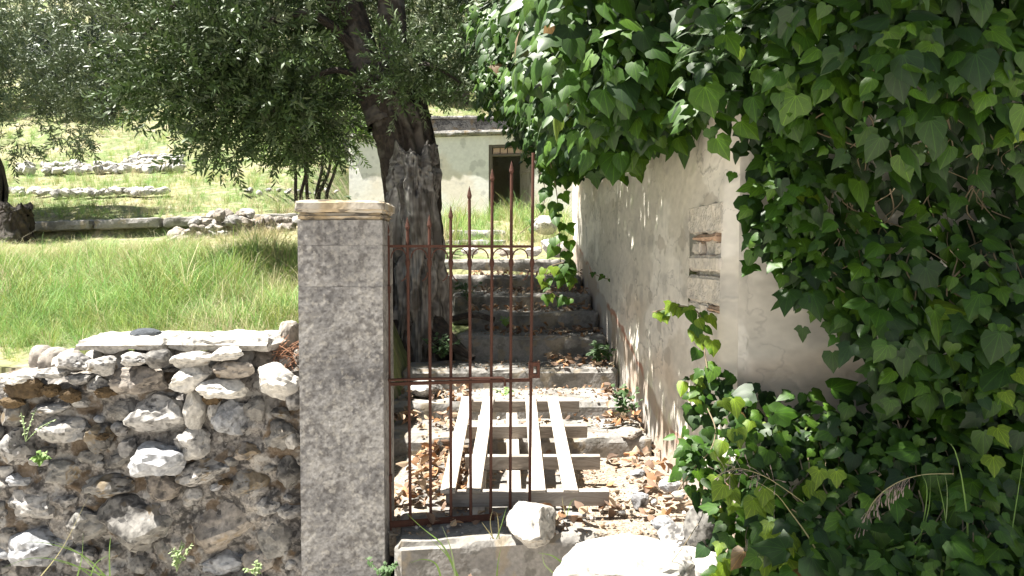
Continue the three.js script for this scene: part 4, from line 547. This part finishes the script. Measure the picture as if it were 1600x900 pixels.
{
  const C = (x, y, Z, rx, ry, rz, n, s) => [P(x, y, Z), rx * Z / FOC, ry * Z / FOC, rz, n, s];
  const t = simpleOlive('olive tree beside a dark stump with silvery foliage hanging low', [P(-50, 390, 9.9), P(-34, 340, 9.9), P(-24, 290, 9.9), P(-60, 180, 9.9), P(-80, 60, 9.9)], [0.33, 0.28, 0.24, 0.2, 0.12], [C(40, 130, 10.3, 70, 55, 0.6, 260, 1.15), C(90, 185, 10.4, 50, 38, 0.5, 180, 1.1), C(20, 210, 10.2, 45, 30, 0.4, 110, 1.1), C(10, 60, 10.2, 80, 45, 0.6, 190, 1.15), C(-90, 60, 10, 90, 100, 0.8, 380, 1.2), C(105, 110, 10.4, 26, 40, 0.35, 60, 1.1)], [0.12, 0.16, 0.085], 51);
  const st = part('tree_stump', limb([P(22, 392, 9.3), P(22, 365, 9.3), P(24, 335, 9.3), P(26, 322, 9.3)], [0.26, 0.2, 0.165, 0.16], { rings: 30, seg: 40, ridge: 0.2, rag: 0.12, seed: 8 }), M.bark); tag(st, 'dark jagged tree stump standing in long grass', 'stump');
  // far trees on the slope
  const far = [[60, 40, 27, 120, 90], [200, -10, 30, 160, 80], [110, 110, 24, 50, 55], [400, -30, 34, 170, 90], [600, 20, 30, 120, 80], [720, 60, 26, 80, 70], [860, 60, 28, 130, 110], [300, 40, 30, 110, 60], [1000, 40, 30, 160, 110], [-60, 60, 26, 120, 130], [510, 110, 24, 60, 40], [660, 130, 27, 50, 26], [160, 150, 25, 50, 24]];
  const lab = ['silvery olive tree high on the left slope', 'tall olive tree crowning the left slope', 'dark rounded evergreen shrub behind the low olive branches', 'olive tree high on the slope behind the main crown', 'olive tree on the slope behind the split trunk', 'olive tree on the slope right of the trunk', 'olive tree above the shed behind the ivy', 'olive tree on the slope seen through leaves', 'olive tree behind the ivy overhang', 'broad olive tree beside the hill terrace', 'bright bush behind the trunk base on the slope', 'small green bush on the bank above the shed', 'low grey-green bush above the stone row'];
  far.forEach(([x, y, Z, rx, ry], i) => { const c = P(x, y, Z), gy = groundH(c.x, Z); simpleOlive(lab[i], [V(c.x, gy - 0.2, -Z), V(c.x + 0.1, (gy + c.y) / 2, -Z), V(c.x, c.y + 0.3, -Z)], [0.25, 0.18, 0.08], Array.from({ length: 6 }, (_, j) => { const R = rng(i * 17 + j); return [V(c.x + (R() - 0.5) * rx * 1.2 * Z / FOC, c.y + (R() - 0.5) * ry * Z / FOC, -Z + (R() - 0.5) * 1.6), rx * 0.55 * Z / FOC, ry * 0.55 * Z / FOC, rx * 0.5 * Z / FOC, Math.round(rx * 0.9 + 40), 2.3]; }), i === 2 ? [0.03, 0.05, 0.03] : i === 10 || i === 11 ? [0.11, 0.17, 0.04] : [0.125, 0.155, 0.085], 60 + i, 'trees on the slope', i === 2 || i > 9 ? 'slope_bush' : 'olive_tree'); });
  // broad tree standing outside the picture beside the house: its crown keeps the sun off the ivy
  simpleOlive('broad tree beside the house front shading the ivy', [V(3.6, -0.1, -1.5), V(3.5, 1.6, -1.6), V(3.0, 3.4, -1.9), V(2.2, 4.4, -2.1)], [0.2, 0.17, 0.13, 0.06], [[V(-0.5, 4.75, -2.05), 0.6, 0.4, 0.7, 520, 1.3], [V(0.4, 4.7, -2.1), 0.75, 0.45, 0.7, 600, 1.3], [V(1.5, 4.6, -2.2), 0.8, 0.5, 0.8, 560, 1.3], [V(2.5, 4.5, -2.0), 0.9, 0.6, 0.9, 480, 1.3]], [0.06, 0.1, 0.03], 77);
  // many-stemmed shrub behind the pillar
  const s = thing('slender_shrub', 'many-stemmed bright green shrub standing behind the pillar', 'shrub'); const b = [[462, 306, 456, 240], [470, 306, 478, 245], [480, 306, 470, 235], [494, 306, 505, 230], [498, 306, 520, 240], [510, 306, 528, 235]];
  for (const [x0, y0, x1, y1] of b) part('stem', limb([P(x0 + 4, y0 + 30, 10.6), P(x0, y0, 10.6), P((x0 + x1) / 2 + 3, (y0 + y1) / 2, 10.6), P(x1, y1, 10.6), P(x1 + (x1 - 490), y1 - 60, 10.6)], [0.028, 0.026, 0.022, 0.018, 0.008], { rings: 16, seg: 8, ridge: 0.05, seed: x0 }), M.bark, s);
  crown(s, [C(450, 205, 10.6, 50, 45, 0.5, 170, 1), C(520, 200, 10.6, 55, 50, 0.5, 190, 1), C(550, 150, 10.8, 40, 50, 0.4, 130, 1), C(480, 240, 10.4, 45, 20, 0.4, 60, 0.9)], [0.12, 0.21, 0.03], 58, 0.1);
}

// ---------------------------------------------------------------- grass
function tuftGeo(seed, n, h, w, lean) { const R = rng(seed), pos = [], idx = [], nor = []; for (let i = 0; i < n; i++) { const a = R() * 6.28, r = R() * 0.05, hh = h * (0.45 + 0.65 * R()), l = lean * (0.3 + R()) * hh, b = R() * 6.28, k = pos.length / 3, bx = Math.cos(a) * r, bz = Math.sin(a) * r, dx = Math.cos(b) * l, dz = Math.sin(b) * l, sx = -Math.sin(b + R()) * w, sz = Math.cos(b + R()) * w;
  for (const [t, ww] of [[0, 1], [0.45, 0.85], [0.8, 0.5]]) { const cx = bx + dx * t * t, cz = bz + dz * t * t, y = hh * (t - 0.18 * t * t * lean); pos.push(cx - sx * ww, y, cz - sz * ww, cx + sx * ww, y, cz + sz * ww); } pos.push(bx + dx, hh * (1 - 0.25 * lean), bz + dz); idx.push(k, k + 1, k + 2, k + 1, k + 3, k + 2, k + 2, k + 3, k + 4, k + 3, k + 5, k + 4, k + 4, k + 5, k + 6); }
  const g = new THREE.BufferGeometry(); g.setAttribute('position', new THREE.Float32BufferAttribute(pos, 3)); g.setIndex(idx); g.computeVertexNormals(); return g; }
const grassMat = phy({ color: new THREE.Color(1, 1, 1), roughness: 0.75, transmission: 0.4, thickness: 0, ior: 1.3 });
{
  const tufts = [tuftGeo(1, 16, 0.34, 0.0024, 0.75), tuftGeo(2, 14, 0.44, 0.0022, 1.0), tuftGeo(3, 18, 0.22, 0.0028, 1.2)];
  // tuftScale is the size of a tuft; its colour does not change with distance
  const scatter = (name, label, n, area, tuftScale, seed, keep) => { const R = rng(seed), out = [[], [], []]; for (let i = 0; i < n; i++) { const [X, Z] = area(R); if (!keep(X, Z, R)) continue; const g = fbm3(X * 0.6, 2, Z * 0.6, 3), dry = R() < clamp(0.30 - g * 1.5), s = tuftScale(Z, R) * clamp(0.85 + 1.3 * fbm3(X * 1.3, 5, Z * 1.3, 2), 0.45, 1.5), m = new THREE.Matrix4().compose(V(X, groundH(X, Z) - 0.02, -Z), new THREE.Quaternion().setFromEuler(new THREE.Euler((R() - 0.5) * 0.3, R() * 6.28, (R() - 0.5) * 0.3)), V(s, s * (0.7 + 0.6 * R()), s)), b = 0.75 + 0.5 * R();
      out[Math.floor(R() * 3)].push({ m, c: dry ? new THREE.Color(0.56 * b, 0.50 * b, 0.31 * b) : new THREE.Color(lerp(0.20, 0.36, R()) * b, lerp(0.33, 0.45, R()) * b, 0.11 * b) }); }
    const t = thing(name, label, 'grass'); t.userData.kind = 'stuff'; out.forEach((l, i) => copies('grass_tufts', tufts[i], grassMat, l, t)); };
  const bare = (X, Z) => (Z > 8.6 && Z < 9.5 && X > -5 && X < -3.0) || (Z < 4.35 && X < -2.35) || (Z < 4.5 && X > -2.6 && X < -1.2 && Z < 4.15);
  scatter('lawn_grass', 'tall sunlit meadow grass behind the rubble wall', 12000, (R) => { const Z = 4.05 + 5.6 * Math.pow(R(), 0.8); return [lerp(-0.75 * Z - 0.4, -1.05, R()), Z]; }, (Z, R) => (0.42 + 0.5 * sstep(4.1, 5.2, Z)) * (1 - 0.62 * sstep(6, 8.6, Z)) * (0.7 + 0.5 * R()), 31, (X, Z, R) => X < lerp(-1.25, -1.55, sstep(5, 8, Z)) && (!bare(X, Z) || R() < 0.5));
  scatter('hillside_grass', 'thin pale grass on the terraced hillside', 11000, (R) => { const Z = 9.95 + 26 * Math.pow(R(), 1.3); return [lerp(-0.78 * Z, 0.15 * Z, R()), Z]; }, (Z, R) => (0.36 + Z * 0.03) * (0.6 + 0.5 * R()), 32, (X, Z) => !(X > -3.9 && X < 1.6 && Z > 15.8 && Z < 20) && !(X > -1.2 && Z < 11.2));
  scatter('dooryard_grass', 'dry and green grass growing before the shed door', 420, (R) => [lerp(-1.4, 1.2, R()), lerp(11.4, 15.9, R())], (Z, R) => 0.9 + 0.7 * R(), 33, (X, Z, R) => R() < 0.9);
}

// ---------------------------------------------------------------- fallen leaves, gravel
{
  const R = rng(61), geo = [0, 1, 2].map((k) => { const rows = [[0, 0.04], [-0.15, 0.25], [-0.35, 0.34], [-0.6, 0.29], [-0.82, 0.14], [-1, 0.01]], g = leafGeo(0, rows, [0.5, -0.3, 0.9][k], [1.1, 2.0, -0.6][k], [0.35, -0.3, 0.6][k]); return g; });
  const mat = phy({ roughness: 0.8, transmission: 0.15, thickness: 0 }), out = [[], [], []];
  const put = (X, Z, lift, s) => { const m = new THREE.Matrix4().compose(V(X, stairH(Z) + lift, -Z), new THREE.Quaternion().setFromEuler(new THREE.Euler(-1.57 + (R() - 0.5) * 1.7, R() * 6.28, (R() - 0.5) * 2.2, 'YXZ')), V(s, s, s)); const b = 0.6 + 0.7 * R(), c = R() < 0.28 ? [0.33, 0.17, 0.075] : R() < 0.6 ? [0.36, 0.265, 0.175] : [0.20, 0.125, 0.08]; out[Math.floor(R() * 3)].push({ m, c: new THREE.Color(c[0] * b, c[1] * b, c[2] * b) }); };
  const patch = (n, x0, x1, z0, z1, pile, s0 = 0.04, s1 = 0.082) => { for (let i = 0; i < n; i++) { const X = lerp(x0, x1, R()), Z = lerp(z0, z1, R()); if (X > wallX(Z) - 0.02) continue; put(X, Z, 0.025 + R() * pile, lerp(s0, s1, R())); } };
  patch(270, -0.62, -0.22, 3.85, 5.0, 0.09); patch(60, -0.95, -0.45, 5.2, 5.6, 0.06); patch(60, -0.9, -0.3, 5.65, 6.2, 0.04); patch(60, 0.74, 0.97, 4.05, 4.95, 0.07); patch(8, 0.4, 0.7, 4.3, 4.9, 0.01); patch(45, 0.72, 0.95, 5.2, 5.6, 0.07); patch(26, 0.1, 0.7, 5.3, 5.6, 0.01, 0.02, 0.06); patch(20, 0.1, 0.7, 5.9, 6.25, 0.01, 0.02, 0.05); patch(30, 0.74, 0.93, 5.64, 6.25, 0.05); patch(60, 0.3, 0.9, 6.3, 6.8, 0.04); patch(90, -0.3, 0.85, 6.9, 7.35, 0.03); patch(70, -0.4, 0.82, 7.4, 7.8, 0.03); patch(80, -0.4, 0.8, 7.85, 8.45, 0.03); patch(60, -0.5, 0.8, 8.55, 9.25, 0.03); patch(40, -0.25, 0.5, 3.95, 5.0, 0.01, 0.02, 0.06); patch(26, 0.1, 0.36, 3.6, 3.76, 0.06); patch(10, -0.5, 0, 3.6, 3.8, 0.01); patch(40, 0.5, 0.95, 3.75, 4.1, 0.03);
  const front = (n, x0, x1, z0, z1) => { for (let i = 0; i < n; i++) { const X = lerp(x0, x1, R()), Z = lerp(z0, z1, R()); const k = stairH(Z); put(X, Z, 0.03 - k + 0.02, 0.09); } }; front(30, -0.4, 1.0, 3.05, 3.4);
  const t = thing('fallen_leaves', 'dry brown leaves heaped on the steps and landing', 'leaf litter'); t.userData.kind = 'stuff'; out.forEach((l, i) => copies('dry_leaves', geo[i], mat, l, t));
  const peb = [0, 1].map((i) => rockGeo(880 + i, 1, 0.6, 0.9, { detail: 1, planes: 6 })), lp = [[], []];
  for (let i = 0; i < 3600; i++) { const X = lerp(-0.62, 1.0, R()), Z = lerp(3.56, 9.4, Math.pow(R(), 1.25)); if (X > wallX(Z) - 0.01 || (Z > 6.8 && X < -0.5)) continue; const s = 0.003 + 0.011 * Math.pow(R(), 3), b = 0.6 + 0.6 * R(); lp[i % 2].push({ m: new THREE.Matrix4().compose(V(X, stairH(Z) + s * 0.3, -Z), new THREE.Quaternion().setFromEuler(new THREE.Euler(R(), R() * 6, R())), V(s, s, s)), c: R() < 0.5 ? new THREE.Color(0.45 * b, 0.41 * b, 0.36 * b) : new THREE.Color(0.28 * b, 0.19 * b, 0.12 * b) }); }
  const g = thing('gravel', 'fine gravel and crumbs of litter strewn over the treads', 'gravel'); g.userData.kind = 'stuff'; lp.forEach((l, i) => copies('pebbles', peb[i], std({ roughness: 0.95 }), l, g));
}

// ---------------------------------------------------------------- weeds and grass stalks
{
  const gm = (r, g, b) => phy({ color: new THREE.Color(r, g, b), roughness: 0.7, transmission: 0.35, thickness: 0 });
  const MG = gm(0.17, 0.30, 0.05), MY = gm(0.40, 0.36, 0.17), MD = gm(0.06, 0.13, 0.03), MP = gm(0.36, 0.27, 0.24), ML = gm(0.30, 0.40, 0.17);
  function blade(pts, w) { const c = new THREE.CatmullRomCurve3(pts), n = 14, pos = [], idx = []; for (let i = 0; i <= n; i++) { const t = i / n, p = c.getPoint(t), ww = w * Math.min(1, 1.15 * (1 - t) + 0.03), tg = c.getTangent(t), s = V().crossVectors(tg, V(0, 0.25, 1)).normalize(); pos.push(p.x - s.x * ww, p.y - s.y * ww, p.z - s.z * ww, p.x + s.x * ww, p.y + s.y * ww, p.z + s.z * ww + ww * 0.4); if (i < n) { const k = i * 2; idx.push(k, k + 1, k + 2, k + 1, k + 3, k + 2); } } const g = new THREE.BufferGeometry(); g.setAttribute('position', new THREE.Float32BufferAttribute(pos, 3)); g.setIndex(idx); g.computeVertexNormals(); return g; }
  const clump = (name, label, list, Z, mats, w = 0.004) => { const t = thing(name, label, 'grass clump'), R = rng(list.length * 31 + list[0][0][0]); list.forEach((px, i) => part('blade', blade(px.map(([x, y], k) => P(x, y, Z - k * 0.03 * (R() - 0.2))), w * (0.7 + 0.5 * R())), mats[i % mats.length], t)); return t; };
  clump('grass_clump', 'grass blades arching across the base of the rubble wall', [[[150, 905], [110, 880], [50, 872], [2, 888]], [[170, 905], [130, 868], [80, 850], [40, 846]], [[160, 905], [120, 862], [75, 843]], [[172, 905], [171, 860], [173, 838]], [[140, 905], [150, 880], [172, 866]], [[120, 905], [128, 870], [130, 832]], [[60, 905], [95, 860], [140, 772]], [[180, 905], [120, 885], [60, 868]]], 3.42, [MG, MG, ML, MG, MG, MG, MY, MG]);
  clump('grass_clump', 'thin green grass stalks growing before the threshold', [[[718, 905], [690, 850], [660, 825], [630, 797]], [[715, 905], [700, 870], [668, 838]], [[712, 905], [705, 860], [690, 820]], [[690, 905], [680, 880], [660, 874], [640, 880]], [[776, 905], [778, 880], [784, 850]], [[880, 880], [862, 868], [840, 864]], [[870, 900], [850, 880], [848, 858]]], 3.36, [MG, MG, ML, MG]);
  clump('grass_clump', 'dry and green wisps beside the pale threshold rock', [[[770, 842], [766, 815], [770, 795]], [[776, 842], [785, 815], [792, 790]], [[780, 842], [778, 812], [776, 800]], [[884, 805], [880, 790], [878, 775]], [[886, 805], [892, 785], [900, 778]], [[772, 842], [760, 826], [752, 815]]], 3.52, [MY, MG, MY], 0.003);
  const st = clump('grass_clump', 'long grass stalks bending out of the ivy bush', [[[1420, 905], [1440, 830], [1448, 760], [1440, 740]], [[1470, 905], [1478, 820], [1462, 735]], [[1512, 905], [1510, 800], [1490, 700], [1480, 690]], [[1420, 890], [1470, 840], [1480, 770], [1476, 738]], [[1385, 860], [1430, 845], [1450, 800], [1454, 742]], [[1575, 905], [1580, 840], [1592, 760], [1602, 690]], [[1540, 905], [1545, 870], [1600, 862]], [[1290, 900], [1270, 850], [1235, 800], [1210, 770], [1160, 740]], [[1330, 905], [1400, 840], [1450, 830]]], 2.66, [MG, MG, MG, ML, MG, MG, MG, MY], 0.0035);
  const head = (label, path, Z, n, seed, drop) => { const t = thing('grass_seedhead', label, 'grass seedhead'), R = rng(seed), pts = path.map(([x, y]) => P(x, y, Z)), c = new THREE.CatmullRomCurve3(pts); part('stalk', tube(pts, 0.0016, 5, 30), MY, t); for (let i = 0; i < n; i++) { const p = c.getPoint(0.35 + 0.63 * i / n), l = 0.03 + R() * 0.035, d = V((R() - 0.75) * 0.7, drop ? -0.8 : (R() - 0.5), (R() - 0.5) * 0.6).normalize(), e = p.clone().addScaledVector(d, l); part('branchlet', tube([p, p.clone().lerp(e, 0.5).add(V(0, 0.004, 0)), e], 0.0006, 4, 4), MP, t); const sp = part('spikelet', new THREE.SphereGeometry(1, 6, 5).scale(0.0022, 0.010, 0.0022), MP, t); sp.position.copy(e); sp.quaternion.setFromUnitVectors(UPV, d); } };
  head('drooping pinkish grass seedhead hanging over the ivy', [[1490, 740], [1440, 742], [1400, 755], [1368, 780], [1345, 822]], 2.62, 46, 3, true); head('wispy dry grass seedhead arching from ivy toward the rubble', [[1275, 800], [1232, 768], [1190, 742], [1150, 732], [1122, 742]], 2.75, 34, 4, false);
  // small leafy weeds
  const lf = leafGeo(0, [[0, 0.05], [-0.25, 0.28], [-0.5, 0.33], [-0.8, 0.16], [-1, 0.01]], 0.2, 0, 0.2);
  const weed = (name, label, x, y, Z, h, spread, n, size, mat, seed) => { const R = rng(seed), c = P(x, y, Z), t = thing(name, label, 'weed', c.toArray()); for (let s = 0; s < Math.ceil(n / 9); s++) { const a = R() * 6.28, e = V(Math.cos(a) * spread * R(), h * (0.5 + 0.5 * R()), Math.sin(a) * spread * R() * 0.6); const pts = [V(0, 0, 0), e.clone().multiplyScalar(0.5).add(V(0, h * 0.1, 0)), e]; part('stem', tube(pts, 0.0018, 5, 8), mat, t); const cu = new THREE.CatmullRomCurve3(pts); for (let i = 0; i < 9; i++) { const o = part('leaf', lf, mat, t), m = leafMatrix(cu.getPoint(0.25 + 0.75 * i / 9), V(R() - 0.5, 0.8, R() - 0.2), size * (0.7 + 0.6 * R()), R() * 6.28, R); m.decompose(o.position, o.quaternion, o.scale); } } return t; };
  weed('leafy_weed', 'pale rounded-leaf weed rooted at the foot of the rubble wall', 276, 893, 3.52, 0.14, 0.09, 54, 0.022, ML, 1);
  weed('leafy_weed', 'feathery pale weed at the wall foot beside the pillar', 400, 900, 3.5, 0.08, 0.06, 36, 0.02, ML, 2);
  weed('leafy_weed', 'dark green weed at the base of the gate pillar', 600, 905, 3.42, 0.10, 0.13, 72, 0.022, MD, 3);
  weed('leafy_weed', 'yellowing weed growing from a crack high in the rubble wall', 60, 725, 3.52, 0.06, 0.10, 27, 0.034, MG, 4); weed('leafy_weed', 'wispy flowering weed above the yellowing wall weed', 40, 690, 3.52, 0.16, 0.16, 36, 0.014, ML, 5);
  weed('leafy_weed', 'dark green weed on a step against the plastered wall', 935, 570, 6.5, 0.24, 0.22, 108, 0.05, MD, 6); weed('leafy_weed', 'leafy weed with white flowers beside the lower wall dado', 975, 655, 5.3, 0.28, 0.16, 90, 0.04, MD, 7); weed('leafy_weed', 'low weed in shade at the foot of the olive trunk', 690, 560, 6.5, 0.22, 0.25, 90, 0.045, MD, 8); weed('leafy_weed', 'small bright weed rooted in a middle step', 790, 510, 7.1, 0.12, 0.12, 36, 0.035, MG, 9); weed('leafy_weed', 'small green weed behind the pallet on a step', 790, 618, 5.7, 0.07, 0.14, 36, 0.03, MG, 10); weed('leafy_weed', 'dark weed growing at the left end of an upper step', 730, 470, 7.3, 0.25, 0.2, 72, 0.05, MD, 11); weed('leafy_weed', 'green weed tucked against the hollow trunk', 655, 415, 6.75, 0.16, 0.12, 63, 0.045, MD, 12); weed('leafy_weed', 'little weed on top of the pillar cap', 545, 311, 3.72, 0.03, 0.05, 18, 0.014, MD, 13);
  // dry needles and twigs behind the pillar
  const R = rng(17), t = thing('dry_twigs', 'heap of dry reddish twigs between coping slab and pillar', 'twigs'), geos = []; for (let i = 0; i < 150; i++) { const p = P(420 + R() * 48, 535 + R() * 38, 3.75 + R() * 0.3), d = V(R() - 0.5, (R() - 0.5) * 0.7, R() - 0.5).normalize().multiplyScalar(0.02 + R() * 0.05); geos.push(tube([p, p.clone().add(d).add(V(0, 0.005, 0)), p.clone().addScaledVector(d, 2)], 0.0016, 4, 4)); } const tw = part('twig_heap', mergeGeometries(geos), std({ color: new THREE.Color(0.33, 0.17, 0.10) }), t); tw.userData.kind = 'stuff'; t.userData.kind = 'stuff';
}

renderer.render(scene, camera);
